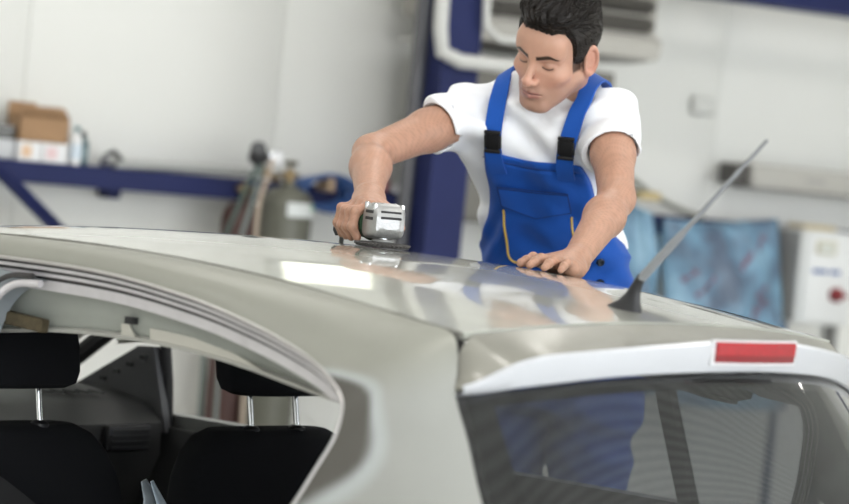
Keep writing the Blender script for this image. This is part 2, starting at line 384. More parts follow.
for (c, pts, lab) in (((.05, .08, .07), [(-.89, 1.52, .40), (-.93, 1.46, .42), (-.985, 1.34, .44), (-1.03, 1.22, .45), (-1.05, .7, .45), (-1.0, .05, .45)], 'dark green gas hose hanging from the pressure regulator'),
                      ((.16, .19, .18), [(-.88, 1.52, .41), (-.91, 1.44, .44), (-.945, 1.33, .46), (-.98, 1.22, .47), (-1.0, .7, .47), (-.95, .05, .47)], 'grey gas hose hanging next to the dark green one'),
                      ((.42, .34, .27), [(-.845, 1.545, .41), (-.87, 1.49, .45), (-.905, 1.42, .47), (-.915, 1.33, .48), (-.912, 1.2, .48), (-.90, .7, .48), (-.86, .05, .48)], 'tan rubber hose hanging closest to the gas cylinder')):
    tag(MB().tube(resample([WT(*p) for p in pts], 30), .0085, 8).build('gas_hose', mat('hose%.2f' % c[0], c, .5), None), lab, 'hose', 'gas hoses on the cylinders')

# blue hose coil hung on the beam
hc = empty('hose_coil', WT(-.56, 1.44, .24)); tag(hc, 'coiled bright blue air hose hanging over the shelf beam', 'hose')
M_bluehose = mat('blue_hose', (.02, .075, .24), .35)
for k in range(5):
    A = [WT(-.56+(.105+.006*math.sin(k*2.1))*math.cos(a)+.008*k, 1.440+(.050+.004*k)*math.sin(a), .235+.014*k) for a in np.linspace(0, 2*math.pi, 33)]
    MB().tube(A, .0085, 8, cap=False).build('hose_loop', M_bluehose, hc)
wbox(MB(), -.53, 1.475, .24, .03, .06, .10, .006).build('hook', mat('tan_hook', (.42, .30, .2), .5), hc)
e = empty('paint_pot', WT(-.255, SH, .15)); tag(e, 'small pinkish red pot on the shelf beam beside the column', 'pot')
wcyl(MB(), -.255, .15, [(.030, SH), (.034, SH+.004), (.034, SH+.045)], 20).build('pot_body', mat('pink_red', (.42, .14, .15), .5), e)
wcyl(MB(), -.255, .15, [(.036, SH+.045), (.036, SH+.052), (.030, SH+.054)], 20).build('lid', mat('pink_lid', (.55, .30, .30), .5), e)
e = empty('tape_roll', WT(-.175, SH, .16)); tag(e, 'white roll of tape beside the red pot', 'tape roll')
m = MB(); pr = [(.016, SH), (.029, SH), (.030, SH+.002), (.030, SH+.024), (.029, SH+.026), (.016, SH+.026), (.016, SH)]
wcyl(m, -.175, .16, pr, 24); m.build('tape_ring', M_white, e)

# ---------------------------------------------------------------- blue column, bent tubes, heater, cabinet
lc = empty('lift_column', WT(-.42, 0, .9)); tag(lc, 'navy blue steel column of a car lift standing before the wall', 'column')
m = MB(); wbox(m, -.43, 1.95, .82, .135, 3.9, .012); wbox(m, -.4975, 1.95, .88, .012, 3.9, .13); wbox(m, -.3625, 1.95, .88, .012, 3.9, .13)
wbox(m, -.43, 1.95, .95, .147, 3.9, .012)
m.build('column_profile', M_navy, lc)
wbox(MB(), -.43, .015, .88, .40, .03, .36, .005).build('base_plate', M_navy, lc)
wbox(MB(), -.535, 1.95, .84, .03, 3.9, .05, .004).build('shade_strip', mat('dark_grey_shade', (.10, .10, .11), .5), lc)  # dark grey strip standing in for the shade along the column's left edge
wbox(MB(), -.43, .95, .93, .10, .45, .10, .01).build('carriage', M_navy, lc)

def bent_tube(nodes, r, label):
    tag(MB().tube(resample(nodes, 40), r, 12).build('bent_pipe', M_tubegrey, None), label, 'pipe', 'bent grey pipes by the column')
def arc(t0, z0, o, r, a0, a1, n=7): return [WT(t0+r*math.cos(a), z0+r*math.sin(a), o) for a in np.linspace(a0, a1, n)]
bent_tube([WT(-.545, 4.55, 1.0), WT(-.545, 3.2, 1.0), WT(-.545, 2.4, 1.0)] + arc(-.485, 2.01, 1.0, .06, math.pi, 1.5*math.pi) + [WT(-.40, 1.95, 1.0), WT(-.2, 1.95, .99), WT(-.05, 1.95, .7)], .026, 'thick pale grey pipe bending right in front of the blue column')
bent_tube([WT(-.372, 4.55, 1.0), WT(-.372, 3.2, 1.0), WT(-.372, 2.4, 1.0)] + arc(-.325, 2.085, 1.0, .045, math.pi, 1.5*math.pi) + [WT(-.25, 2.04, 1.0), WT(-.16, 2.04, .99), WT(-.05, 2.04, .7)], .014, 'thin pale grey pipe bending right beside the blue column')

hu = empty('unit_heater', WT(.2, 2.0, .35)); tag(hu, 'grey unit heater with dark louvres high on the wall behind the man', 'heater')
M_beige = mat('beige_metal', (.36, .345, .31), .5)
M_dkl = mat('dark_louvre', (.085, .08, .072), .5)
wbox(MB(), .21, 2.50, .34, .84, .74, .46, .012).build('housing', M_beige, hu)
for k in range(10):
    A = np.array([[WT(-.17+q*.76, 2.145+k*.07+dz, .575+do) for q in (0, 1)] for (dz, do) in ((.0, .0), (.030, .045), (.058, .010))])
    MB().grid(A, WN*-.006).build('louvre', M_dkl, hu, False)
A = np.array([[WT(-.21+q*.84, z, o) for q in (0, 1)] for (z, o) in ((2.13, .57), (2.10, .62), (2.05, .60), (2.03, .40), (2.03, .12))])
MB().grid(A, V3(0, 0, .012)).build('lower_hood', mat('pale_hood', (.47, .455, .42), .5), hu, False)
wbox(MB(), .21, 2.48, .05, .3, .5, .12).build('wall_mount', M_steelgrey, hu, False)
ck = empty('wall_cabinet', WT(.1, 1.38, .3)); tag(ck, 'grey-brown metal wall cabinet hanging behind the man below the heater', 'cabinet')
wbox(MB(), .14, 1.685, .385, .66, .60, .36, .006).build('cabinet_body', mat('taupe_metal', (.15, .143, .125), .55), ck)
for s_ in (-1, 1):
    dd = wbox(MB(), .14+s_*.163, 1.685, .572, .318, .56, .016, .004).build('cabinet_door', mat('taupe_door', (.165, .158, .138), .5), ck)
    wbox(MB(), .14+s_*.03, 1.65, .588, .014, .10, .02, .003).build('handle', M_steelgrey, dd)
wbox(MB(), .14, 1.72, .10, .5, .06, .22).build('wall_mount', M_steelgrey, ck, False)

# ---------------------------------------------------------------- right part of the wall
lg = empty('wall_lamp_box', WT(1.7, 1.6, .1)); tag(lg, 'long pale grey lamp box mounted on the wall with a dark end', 'lamp box')
wbox(MB(), 1.93, 1.655, .13, 1.02, .095, .14, .008).build('lamp_housing', mat('warm_grey', (.40, .39, .36), .5), lg)
wbox(MB(), 1.93, 1.607, .13, 1.0, .012, .12, .003).build('lamp_trim', mat('dark_trim', (.16, .155, .15), .5), lg)
wbox(MB(), 1.385, 1.655, .12, .07, .085, .12, .01).build('end_cap', mat('dark_end', (.07, .065, .06), .5), lg)
wbox(MB(), 1.74, 1.655, .2015, .1, .016, .003).build('marking', mat('mark_grey', (.3, .29, .28), .5), lg)
jb = empty('junction_box', WT(1.27, 1.9, .02)); tag(jb, 'small white junction box high on the white wall', 'switch box')
wbox(MB(), 1.272, 1.915, .02, .11, .07, .04, .006).build('box_body', mat('jb_white', (.66, .66, .63), .5), jb)
wbox(MB(), 1.272, 1.883, .025, .08, .012, .05, .003).build('box_lip', mat('jb_grey', (.45, .45, .43), .5), jb)
cb2 = empty('ceiling_beam', WT(1.6, 2.4, .5)); tag(cb2, 'navy blue steel crane beam high above the right wall', 'beam')
m = MB(); wbox(m, 2.9, 2.325, .5, 4.4, .02, .18); wbox(m, 2.9, 2.42, .5, 4.4, .18, .014); wbox(m, 2.9, 2.51, .5, 4.4, .02, .18)
m.build('beam_profile', M_navy, cb2, False)
for t_ in (1.2, 3.0, 4.6): wbox(MB(), t_, 2.42, .21, .06, .12, .42).build('beam_bracket', M_navy, cb2, False)
tag(MB().tube(resample([WT(.55, 1.70, .12), WT(.72, 1.645, .12), WT(.90, 1.59, .12), WT(1.0, 1.54, .12), WT(1.11, 1.495, .14), WT(1.2, 1.465, .2)], 24), .013, 10).build('wall_hose', mat('olive_hose', (.24, .24, .20), .5), None), 'grey-olive hose sagging along the wall behind the blue sheets', 'hose')

# blue plastic-wrapped panels leaning on the wall
M_bluefilm = bpy.data.materials.new('blue_film'); M_bluefilm.use_nodes = True
nt = M_bluefilm.node_tree; b = nt.nodes['Principled BSDF']; b.inputs['Roughness'].default_value = .38
tc = nt.nodes.new('ShaderNodeTexCoord'); mp = nt.nodes.new('ShaderNodeMapping'); mp.inputs['Scale'].default_value = (1, 1, 1); mp.inputs['Rotation'].default_value = (.6, .5, .4)
n1 = nt.nodes.new('ShaderNodeTexNoise'); n1.inputs['Scale'].default_value = 5.0; n1.inputs['Detail'].default_value = 3
nt.links.new(tc.outputs['Object'], mp.inputs[0]); nt.links.new(mp.outputs[0], n1.inputs['Vector'])
r1 = nt.nodes.new('ShaderNodeValToRGB'); el = r1.color_ramp.elements
el[0].position = .34; el[0].color = (.075, .11, .17, 1); el[1].position = .52; el[1].color = (.15, .28, .40, 1)
x = el.new(.68); x.color = (.24, .40, .52, 1)
nt.links.new(n1.outputs[0], r1.inputs[0]); nt.links.new(r1.outputs[0], b.inputs['Base Color'])
def film_panel(poly_t, zt, zb, o0, o1, bulge, label, seed):
    e = empty('blue_sheet', WT(sum(poly_t)/2, 0, o1)); tag(e, label, 'sheet', 'blue sheets by the right wall')
    rs = np.random.RandomState(seed); nu, nv = 34, 40; A = np.zeros((nu, nv, 3))
    for i in range(nu):
        for j in range(nv):
            u, v = i/(nu-1), j/(nv-1)
            edge = min(1, 6*u, 6*(1-u))**.5
            t = poly_t[0]+(poly_t[1]-poly_t[0])*u + .05*v*(u > .8)*(u-.8)*5
            z = zt+(zb-zt)*v + .025*math.sin(3*u+seed)*(1-v)
            o = o0+(o1-o0)*v + bulge*(math.sin(math.pi*u)**.6)*(min(1, v*4)**.5) + .016*math.sin(9*u+5*v+seed)*math.sin(7*v+3*u) + .008*math.sin(23*u-11*v)
            A[i, j] = WT(t, z, o)
    MB().grid(A, WN*-.02).build('film', M_bluefilm, e)
    # pinkish rust streaks printed on the film
    for q in range(12):
        u0, v0 = rs.uniform(.15, .85), rs.uniform(.1, .62)
        i0, j0 = int(u0*(nu-4)), int(v0*(nv-6))
        L = []
        for k in range(4):
            i = min(nu-2, i0+ (1 if k < 2 else 0)); j = j0+k
            L.append([A[max(0, i-k//2), j]+WN*.0045, A[max(0, i-k//2)+1, j]+WN*.0045])
        MB().grid(np.array(L), WN*-.003).build('streak', mat('maroon_streak', (.17, .085, .13), .5), e)
    return e
film_panel((.60, .89), 1.49, .78, .30, .40, .05, 'light blue plastic sheet hanging close behind the man', 1)
film_panel((.95, 1.50), 1.475, .74, .30, .42, .09, 'large bulging light blue plastic sheet left of the control cabinet', 4)
wbox(MB(), .80, 1.535, .36, .10, .028, .08, .006).build('sponge_block', mat('yellow_ochre', (.52, .42, .22), .8), tag(empty('sponge', WT(.8, 1.52, .36)), 'yellowish sponge lying on top of the light blue sheet', 'sponge'))
wbox(MB(), .80, 1.552, .36, .098, .008, .078, .003).build('scouring_pad', mat('pad_tan', (.40, .33, .2), .9), bpy.data.objects['sponge'])

cc = empty('control_cabinet', WT(1.72, 0, .3)); tag(cc, 'white electric control cabinet with red switch on the wall', 'control cabinet')
M_cab = mat('cabinet_white', (.62, .63, .62), .45)
wbox(MB(), 1.71, 1.27, .24, .27, .38, .26, .01).build('cabinet_body', M_cab, cc)
wbox(MB(), 1.585, 1.27, .235, .03, .36, .25, .004).build('side_panel', M_steelgrey, cc)
dr = wbox(MB(), 1.715, 1.27, .377, .235, .35, .014, .005).build('cabinet_door', mat('door_white', (.68, .69, .69), .4), cc)
wbox(MB(), 1.685, 1.395, .388, .10, .055, .008, .002).build('meter_frame', mat('meter_beige', (.50, .47, .36), .5), dr)
wbox(MB(), 1.685, 1.393, .393, .075, .036, .004).build('meter_glass', mat('meter_glass', (.58, .6, .56), .2), dr)
for k, (wd, off) in enumerate(((.05, 0), (.032, .045), (.05, .09))): wbox(MB(), 1.628+off+wd/2, 1.298, .3855, wd, .016, .002).build('label_bar', mat('label_blue', (.03, .09, .30), .5), dr)
kn = MB().lathe([(.03, 0), (.03, .02), (.022, .028), (.020, .035)], WT(1.755, 1.208, .384), WN, 20).build('switch_knob', mat('red_knob', (.22, .015, .02), .4), dr)
wbox(MB(), 1.755, 1.208, .425, .06, .018, .014, .004).build('knob_grip', mat('red_knob', (.22, .015, .02), .4), dr)
wbox(MB(), 1.70, 1.47, .26, .16, .02, .12, .004).build('top_tray', mat('ochre_tray', (.50, .42, .26), .6), cc)
MB().tube([WT(1.62, 1.08, .24), WT(1.62, .0, .24)], .018, 10).build('conduit', mat('blue_conduit', (.02, .05, .14), .5), cc)
MB().tube(resample([WT(1.80, 1.08, .26), WT(1.80, .95, .27), WT(1.76, .85, .3), WT(1.79, .7, .28), WT(1.8, .02, .25)], 20), .008, 8).build('cable', mat('pale_cable', (.55, .55, .53), .5), cc)
wbox(MB(), 1.90, 1.07, .2, .02, 0.55, .08, .003).build('rear_plate', M_steelgrey, cc)

# ================================================================== the car (rear = +X, its right side = +Y)
def paint(name, color, rough, coat, cr_, wear):
    m = mat(name, color, rough, 0.15, coat, cr_)
    nt = m.node_tree; b = nt.nodes['Principled BSDF']
    tc = nt.nodes.new('ShaderNodeTexCoord')
    n = nt.nodes.new('ShaderNodeTexNoise'); n.inputs['Scale'].default_value = 4.5; n.inputs['Detail'].default_value = 6
    nt.links.new(tc.outputs['Object'], n.inputs['Vector'])
    r = nt.nodes.new('ShaderNodeValToRGB'); el = r.color_ramp.elements
    el[0].position = .38; el[0].color = (*[c*(1-wear) for c in color], 1); el[1].position = .66; el[1].color = (*[min(1, c*(1+wear)) for c in color], 1)
    nt.links.new(n.outputs[0], r.inputs[0]); nt.links.new(r.outputs[0], b.inputs['Base Color'])
    mr = nt.nodes.new('ShaderNodeMapRange'); mr.inputs[1].default_value = .4; mr.inputs[2].default_value = .7; mr.inputs[3].default_value = cr_; mr.inputs[4].default_value = cr_*2.2+.02
    nt.links.new(n.outputs[0], mr.inputs[0]); nt.links.new(mr.outputs[0], b.inputs['Coat Roughness'])
    return m
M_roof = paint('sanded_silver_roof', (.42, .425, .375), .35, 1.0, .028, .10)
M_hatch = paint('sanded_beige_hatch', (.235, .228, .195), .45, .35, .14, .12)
M_side = vcol_mat('sanded_silver_side', .5, None, 0, .18, .28, noise=(7, .08), metal=.1)
M_primer = mat('white_primer', (.50, .51, .535), .35, coat=.4, coat_rough=.15, noise=(6, .05))
M_flange = mat('pale_flange', (.62, .60, .615), .4, .2, noise=(25, .15))
M_groove = mat('dark_groove', (.045, .042, .042), .6)
M_inner = mat('inner_panel', (.30, .315, .285), .5, noise=(9, .15))
M_glassdark = glass_mat('tinted_glass', (.43, .44, .45), .035, 2.0, .018)
M_glass = glass_mat('clear_glass', (.90, .92, .91), .02, 1.0)
M_dash = mat('dash_plastic', (.030, .030, .030), .55, bump=(500, .15))
M_dark_in = mat('dark_interior', (.022, .022, .023), .7)

car = empty('car', (-1.1, 0, 0)); tag(car, 'silver hatchback with doors removed and sanded roof in for repair', 'car')

zcX = [-1.95, -1.7, -1.4, -1.1, -.8, -.58, -.34, -.09, .03, .12]; zcZ = [1.345, 1.395, 1.435, 1.454, 1.460, 1.457, 1.444, 1.423, 1.4135, 1.408]
zdX = [-1.95, -1.7, -1.4, -1.148, -.762, -.484, -.131, 0, .12]; zdZ = [1.315, 1.368, 1.410, 1.429, 1.437, 1.429, 1.398, 1.385, 1.372]
def zc(x): return smooth_interp(zcX, zcZ, np.asarray(x, float))
def zd(x): return smooth_interp(zdX, zdZ, np.asarray(x, float))
def wd(x): return np.interp(x, [-1.95, -1.2, 0], [.53, .51, .50])
def roof_z(x, y): 
    q = np.abs(y)/wd(x); return zc(x)-(zc(x)-zd(x))*q**2.2
nu, nv = 90, 61; A = np.zeros((nu, nv, 3))
for j in range(nv):
    q = -1+2*j/(nv-1)
    xe = .030-.03*q*q
    xs = np.linspace(-1.95-.0+.05*q*q, xe, nu); ys = q*(wd(xs)-.004)
    A[:, j] = np.stack([xs, ys, roof_z(xs, ys)], 1)
MB().grid(A, V3(0, 0, -.012)).build('roof', M_roof, car)
for s in (-1, 1):                                                       # roof ditch, a recessed dark joint
    xs = np.linspace(-1.90, -.005, 60)
    A = np.stack([np.stack([xs, s*(wd(xs)-.004), zd(xs)-.001], 1), np.stack([xs, s*(wd(xs)-.001), zd(xs)-.008], 1), np.stack([xs, s*(wd(xs)+.005), zd(xs)-.008], 1), np.stack([xs, s*(wd(xs)+.008), zd(xs)-.003], 1)], 1)
    MB().grid(A).build('roof_joint', mat('joint_grey', (.15, .145, .13), .5), car)

Anodes = [(-1.95, -.53, 1.312), (-1.7, -.526, 1.366), (-1.4, -.521, 1.408), (-1.148, -.516, 1.427), (-.762, -.513, 1.435), (-.484, -.511, 1.427), (-.25, -.509, 1.410), (-.10, -.508, 1.394), (-.03, -.507, 1.387),
          (.0, -.513, 1.372), (.020, -.527, 1.335), (.037, -.543, 1.292), (.085, -.560, 1.23), (.15, -.587, 1.146), (.24, -.617, 1.05), (.33, -.647, .95)]
Bnodes = [(-1.95, -.600, 1.262), (-1.7, -.588, 1.330), (-1.4, -.578, 1.374), (-1.15, -.574, 1.390), (-.803, -.573, 1.395), (-.56, -.579, 1.379), (-.39, -.589, 1.355), (-.274, -.599, 1.331), (-.205, -.607, 1.310),
          (-.160, -.615, 1.290), (-.130, -.622, 1.270), (-.114, -.632, 1.248), (-.109, -.648, 1.208), (-.122, -.667, 1.160), (-.150, -.698, 1.08), (-.215, -.748, .95)]
Cpush = [(.0, -.02, .02)]*8 + [(.012, -.024, .018), (.022, -.03, .012), (.03, -.035, .010), (.034, -.036, .006), (.036, -.034, .0), (.036, -.034, 0), (.036, -.032, 0), (.036, -.03, 0)]
def curve_nodes(nodes, n=150):
    k = np.arange(len(nodes)); return smooth_interp(k, np.array(nodes), np.linspace(0, len(nodes)-1, n))
NA = 190
cA, cB, cC = curve_nodes(Anodes, NA), curve_nodes(Bnodes, NA), curve_nodes(Cpush, NA)
tpar = np.linspace(0, len(Anodes)-1, NA)
# top ditch to rail control: rounded shoulder
ctrl = (cA+cB)/2+cC
nsw = 29; sv = np.linspace(0, 1, nsw)[None, :, None]
patch = cA[:, None]*(1-sv)**2+2*ctrl[:, None]*sv*(1-sv)+cB[:, None]*sv**2
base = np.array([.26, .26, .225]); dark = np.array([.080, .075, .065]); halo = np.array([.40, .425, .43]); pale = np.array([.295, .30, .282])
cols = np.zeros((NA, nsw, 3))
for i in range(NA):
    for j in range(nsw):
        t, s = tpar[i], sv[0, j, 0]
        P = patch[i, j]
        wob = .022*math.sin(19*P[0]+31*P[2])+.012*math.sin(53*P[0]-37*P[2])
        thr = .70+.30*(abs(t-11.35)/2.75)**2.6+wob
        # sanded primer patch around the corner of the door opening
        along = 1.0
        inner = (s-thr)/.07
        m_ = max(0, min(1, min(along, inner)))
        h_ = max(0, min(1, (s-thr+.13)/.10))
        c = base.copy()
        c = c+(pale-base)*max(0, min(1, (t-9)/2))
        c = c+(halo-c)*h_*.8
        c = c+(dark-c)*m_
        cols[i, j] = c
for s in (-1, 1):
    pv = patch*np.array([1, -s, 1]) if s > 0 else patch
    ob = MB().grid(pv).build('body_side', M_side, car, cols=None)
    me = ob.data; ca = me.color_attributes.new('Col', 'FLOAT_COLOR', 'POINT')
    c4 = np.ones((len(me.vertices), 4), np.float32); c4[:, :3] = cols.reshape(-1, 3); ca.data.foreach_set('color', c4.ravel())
    sg = np.array([1, -s, 1]) if s > 0 else np.ones(3)
    # door-opening flange: pale strips and dark grooves swept along the edge
    T = np.gradient(cB, axis=0); T /= np.linalg.norm(T, axis=1)[:, None]
    dep = np.array([0, 1., 0])
    inn = np.cross(T, dep); inn /= np.linalg.norm(inn, axis=1)[:, None]      # points down into the opening on the top run
    sc = np.interp(tpar, [0, 6.8, 8.6, 10.2, 11, 15], [1, 1, .92, .45, .16, .14])[:, None]
    if (inn[20] @ V3(0, 0, 1)) > 0: inn = -inn
    prof = [(0, 0), (.008, .012), (.014, .013), (.020, .023), (.026, .024), (.033, .034), (.051, .036), (.053, .050)]
    rows = [cB+inn*sc*a+dep*b for a, b in prof]
    m = MB()
    for k in (0, 2, 4): m.grid(np.stack([rows[k], rows[k+1]], 1)*sg)
    m.build('weatherstrip', M_groove, car)
    for k in (1, 3, 5): 
        MB().grid(np.stack([rows[k], rows[k+1], rows[k+1]+dep*.004-inn*.002], 1)*sg).build('flange_strip', M_flange, car)
    MB().tube(cB*sg, .0032, 8).build('edge_lip', mat('bare_lip', (.46, .44, .43), .35, .4), car)
    # inner roof rail
    xi = [-1.95, -1.6, -1.3, -1.122, -.982, -.873, -.714, -.586, -.462, -.341, -.253, -.20]
    zi = [1.14, 1.20, 1.235, 1.252, 1.270, 1.279, 1.284, 1.281, 1.272, 1.257, 1.247, 1.244]
    xs = np.linspace(-1.95, -.20, 80); zl = smooth_interp(xi, zi, xs)
    fl = rows[7]; order = slice(0, int(NA*10/15)); fx = fl[order]
    zt_ = np.interp(xs, fx[:, 0], fx[:, 2]); yt_ = np.interp(xs, fx[:, 0], fx[:, 1])
    A = np.stack([np.stack([xs, yt_+.002, zt_+.006], 1), np.stack([xs, yt_+.010, zt_*.6+zl*.4], 1), np.stack([xs, np.full(80, -.51), zt_*.25+zl*.75], 1), np.stack([xs, np.full(80, -.502), zl+.006], 1)], 1)
    ir = MB().grid(A*sg).build('inner_rail', M_inner, car)
    A = np.stack([np.stack([xs, np.full(80, -.504), zl+.007], 1), np.stack([xs, np.full(80, -.512), zl+.003], 1), np.stack([xs, np.full(80, -.510), zl-.003], 1), np.stack([xs, np.full(80, -.495), zl-.003], 1)], 1)
    MB().grid(A*sg).build('rail_lip', mat('pale_lip', (.46, .455, .42), .4, .2), ir)
    for (x0, x1, dz) in ((-.775, -.735, .004), (-.70, -.40, .004)):
        xx = np.linspace(x0, x1, 24); zz = smooth_interp(xi, zi, xx); tp = np.minimum(1, (x1-xx)/(x1-x0)*2.2)
        A = np.stack([np.stack([xx, np.full(24, -.5125), zz+.004], 1), np.stack([xx, np.full(24, -.516), zz+.004+.020*tp], 1)], 1)
        MB().grid(A*sg, V3(0, .003, 0)*sg).build('clip_strip', mat('pale_clip', (.50, .485, .43), .5), ir)
    MB().box(V3(-.742, -.522, 1.316)*sg, (.022, .012, .012)).build('clip_hole', M_rubber, ir, False)
    # centre pillar with rounded top corner
    m = MB()
    for (xo, yo, th_) in ((0, 0, .03),):
        pr = [(-1.30, 1.385), (-.95, 1.362)] + [(-.985+.0-.075*math.sin(a), 1.275+.075*math.cos(a)) for a in np.linspace(.15, 1.45, 9)] + [(-1.075, 1.15), (-1.09, .95), (-1.10, .60), (-1.06, .30), (-1.20, .28), (-1.19, .95), (-1.185, 1.2), (-1.22, 1.30)]
        P3 = lambda u, v, q: V3(u, -(.552+(1.39-v)*.30)+q, v)*sg
        m.prism(pr, P3, .0, .045)
    m.build('centre_pillar', mat('pale_blue_pillar', (.36, .40, .43), .35, .3), car)
    cor = [(-.935, 1.357)] + [(-.990-.060*math.sin(a), 1.280+.070*math.cos(a)) for a in np.linspace(.35, 1.5, 9)] + [(-1.062, 1.15), (-1.078, .95)]
    MB().tube(resample([V3(u, -(.560+(1.39-v)*.30), v)*sg for u, v in cor], 30), .007, 8).build('pillar_seal', M_flange, car)
    MB().tube(resample([V3(u-.022, -(.560+(1.39-v)*.30), v+.012)*sg for u, v in cor], 30), .005, 8).build('pillar_seal', M_groove, car)
    # windscreen pillar
    ap = [V3(-1.90, -.585, 1.315), V3(-2.1, -.615, 1.225), V3(-2.35, -.65, 1.09), V3(-2.62, -.69, .95)]
    MB().tube(resample([p*sg for p in ap], 14), .038, 10, squash=.75).build('windscreen_pillar', M_side if False else mat('pillar_silver', (.30, .30, .28), .4, .2), car)
    tri = [(-2.02, 1.125), (-1.965, 1.13), (-1.94, .93), (-2.36, .93), (-2.30, .985)]
    po = MB().prism(tri, lambda u, v, q: V3(u, -(.66+(1.1-v)*.2)+q, v)*sg, .0, .02).build('pillar_inner_panel', mat('inner_dark_grey', (.10, .10, .105), .4, .3), car)
    for k in range(4): MB().box(V3(-2.13+k*.045, -.632, 1.035+k*.022)*sg, (.018, .008, .010)).build('panel_hole', M_rubber, po, False)
    MB().tube([V3(-1.952, -.655, 1.16)*sg, V3(-1.955, -.68, 1.05)*sg, V3(-1.965, -.705, .92)*sg], .013, 8).build('front_seal', M_rubber, car)
    MB().tube([V3(-1.93, -.60, 1.255)*sg, V3(-2.1, -.625, 1.16)*sg, V3(-2.38, -.66, .99)*sg], .022, 8).build('pillar_trim', M_rubber, car)
    # sill, rear quarter, front wing
    MB().box(V3(-1.25, -.74, .26)*sg, (2.3, .12, .14), None, .03).build('sill', M_primer, car)
    xs = np.linspace(-.30, .52, 14); zs = np.linspace(.96, .30, 12)
    A = np.array([[V3(x+ (.0 if z > .6 else .0), -(.745+.075*math.sin(min(1, (.97-z)/.3)*math.pi/2)-.10*max(0, x-.1)**1.2), z) for z in zs] for x in xs])
    keep = A.copy(); MB().grid(keep*sg, V3(0, .02, 0)*sg).build('rear_quarter', mat('quarter_silver', (.42, .42, .38), .4, .2, .5), car)
    xs = np.linspace(-3.45, -2.18, 16)
    A = np.array([[V3(x, -(.78-.22*max(0, (-2.9-x))**1.3*1.0), z+ (.0 if z < .6 else -.10*max(0, (-2.5-x)))) for z in np.linspace(.95, .30, 8)] for x in xs])
    MB().grid(A*sg, V3(0, .02, 0)*sg).build('front_wing', M_primer, car)
    for wx in (-.22, -2.72):
        wh = MB().lathe([(.19, -.09), (.28, -.10), (.305, -.08), (.31, 0), (.305, .08), (.28, .10), (.19, .09)], V3(wx, -.745, .31)*sg, (0, 1, 0), 36).build('tyre', M_rubber, car)
        MB().lathe([(.03, -.085), (.17, -.075), (.195, -.09), (.195, .08), (.05, .08)], V3(wx, -.745, .31)*sg, (0, 1, 0), 28).build('wheel_rim', M_steelgrey, wh)

# far (right-hand) doors are still on
for (x0, x1, nm) in ((-2.18, -1.13, 'front'), (-1.10, -.20, 'rear')):
    A = np.array([[V3(x, .755+.055*math.sin(min(1, (.98-z)/.3)*math.pi/2), z) for z in np.linspace(.965+.05*(x+2.18)/2, .32, 9)] for x in np.linspace(x0, x1, 14)])
    dp = MB().grid(A, V3(0, -.05, 0)).build('far_door', mat('door_grey', (.24, .245, .24), .45, .2), car)
    MB().box(V3((x0+x1)/2, .694, .635), (abs(x1-x0)-.01, .02, .62), None, .008).build('door_lining', M_dark_in, dp)
dv_ = MB().tube([V3(-.462, .582, 1.345), V3(-.452, .635, 1.2), V3(-.44, .73, .98)], .016, 8, squash=1.6).build('window_divider', M_rubber, car)

# ---- tailgate: upper panel, spoiler, brake light, window
def xtr(y): return .19-.5*y*y
def hinge(y): return .036-.12*y*y
Yn = [-.545, -.50, -.45, -.396, -.329, -.238, -.10, 0, .10, .238, .329, .396, .45, .50, .545]
up_ = [1.299, 1.328, 1.357, 1.367, 1.376, 1.387, 1.400, 1.402]; lo_ = [1.290, 1.298, 1.309, 1.318, 1.329, 1.339, 1.347, 1.349]
up_ = up_+up_[-2::-1]; lo_ = lo_+lo_[-2::-1]
ys = np.linspace(-.540, .540, 81)
xt = xtr(ys); zu = np.interp(ys, Yn, up_); zu = np.convolve(np.pad(zu, 2, 'edge'), np.ones(5)/5, 'valid'); zl_ = smooth_interp(Yn, lo_, ys)
zl_ = np.minimum(zl_, zu-.004)
hx = np.minimum(hinge(ys), xt-.012); hz = np.where(np.abs(ys) < .5, roof_z(np.clip(hx, -2, .11), np.clip(ys, -.5, .5))-.004, 0)
hz = np.where(np.abs(ys) >= .495, np.interp(np.abs(ys), [.495, .545], [1.378, 1.296]), hz)
rows_ = []
for q in np.linspace(0, 1, 10):
    x = hx+(xt-hx)*q; dip = -.009*math.sin(math.pi*q)*np.clip(1-(np.abs(ys)/.5)**2, 0, 1)
    z = hz+(zu-hz)*q+dip
    rows_.append(np.stack([x, ys, z], 1))
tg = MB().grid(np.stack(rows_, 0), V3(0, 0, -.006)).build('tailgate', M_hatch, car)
bx = np.stack([np.stack([xt+.001, ys, zu+.0015], 1), np.stack([xt+.006, ys, zu-.003], 1), np.stack([xt+.004, ys, zu*.5+zl_*.5], 1), np.stack([xt-.006, ys, zl_+.003], 1), np.stack([xt-.012, ys, zl_], 1), np.stack([xt-.05, ys, zl_+.004], 1)], 0)
MB().grid(bx).build('spoiler', M_primer, tg)
# brake light set in the spoiler
M_red = mat('red_lens', (.33, .005, .012), .25, coat=.3, noise=(160, .35))
M_red2 = mat('dark_red_lens', (.20, .004, .010), .25, coat=.5)
yl = np.linspace(-.104, .114, 15)
ux = lambda y: xtr(y)+.0085
lb = np.stack([np.stack([ux(yl), yl, np.full(15, 1.3995)], 1), np.stack([ux(yl)+.002, yl, np.full(15, 1.394)], 1), np.stack([ux(yl)+.001, yl, np.full(15, 1.3785)], 1)], 0)
bl = MB().grid(lb, V3(-.008, 0, 0)).build('brake_light', M_red, tg)
MB().grid(np.stack([np.stack([ux(yl)+.001, yl, np.full(15, 1.3785)], 1), np.stack([ux(yl)-.001, yl, np.full(15, 1.3665)], 1)], 0), V3(-.008, 0, 0)).build('light_lower_lens', M_red2, bl)
MB().grid(np.stack([np.stack([ux(np.linspace(-.112, .122, 15))-.003, np.linspace(-.112, .122, 15), np.full(15, z)], 1) for z in (1.403, 1.362)], 0), V3(-.004, 0, 0)).build('light_surround', mat('surround_white', (.6, .6, .61), .4), bl)
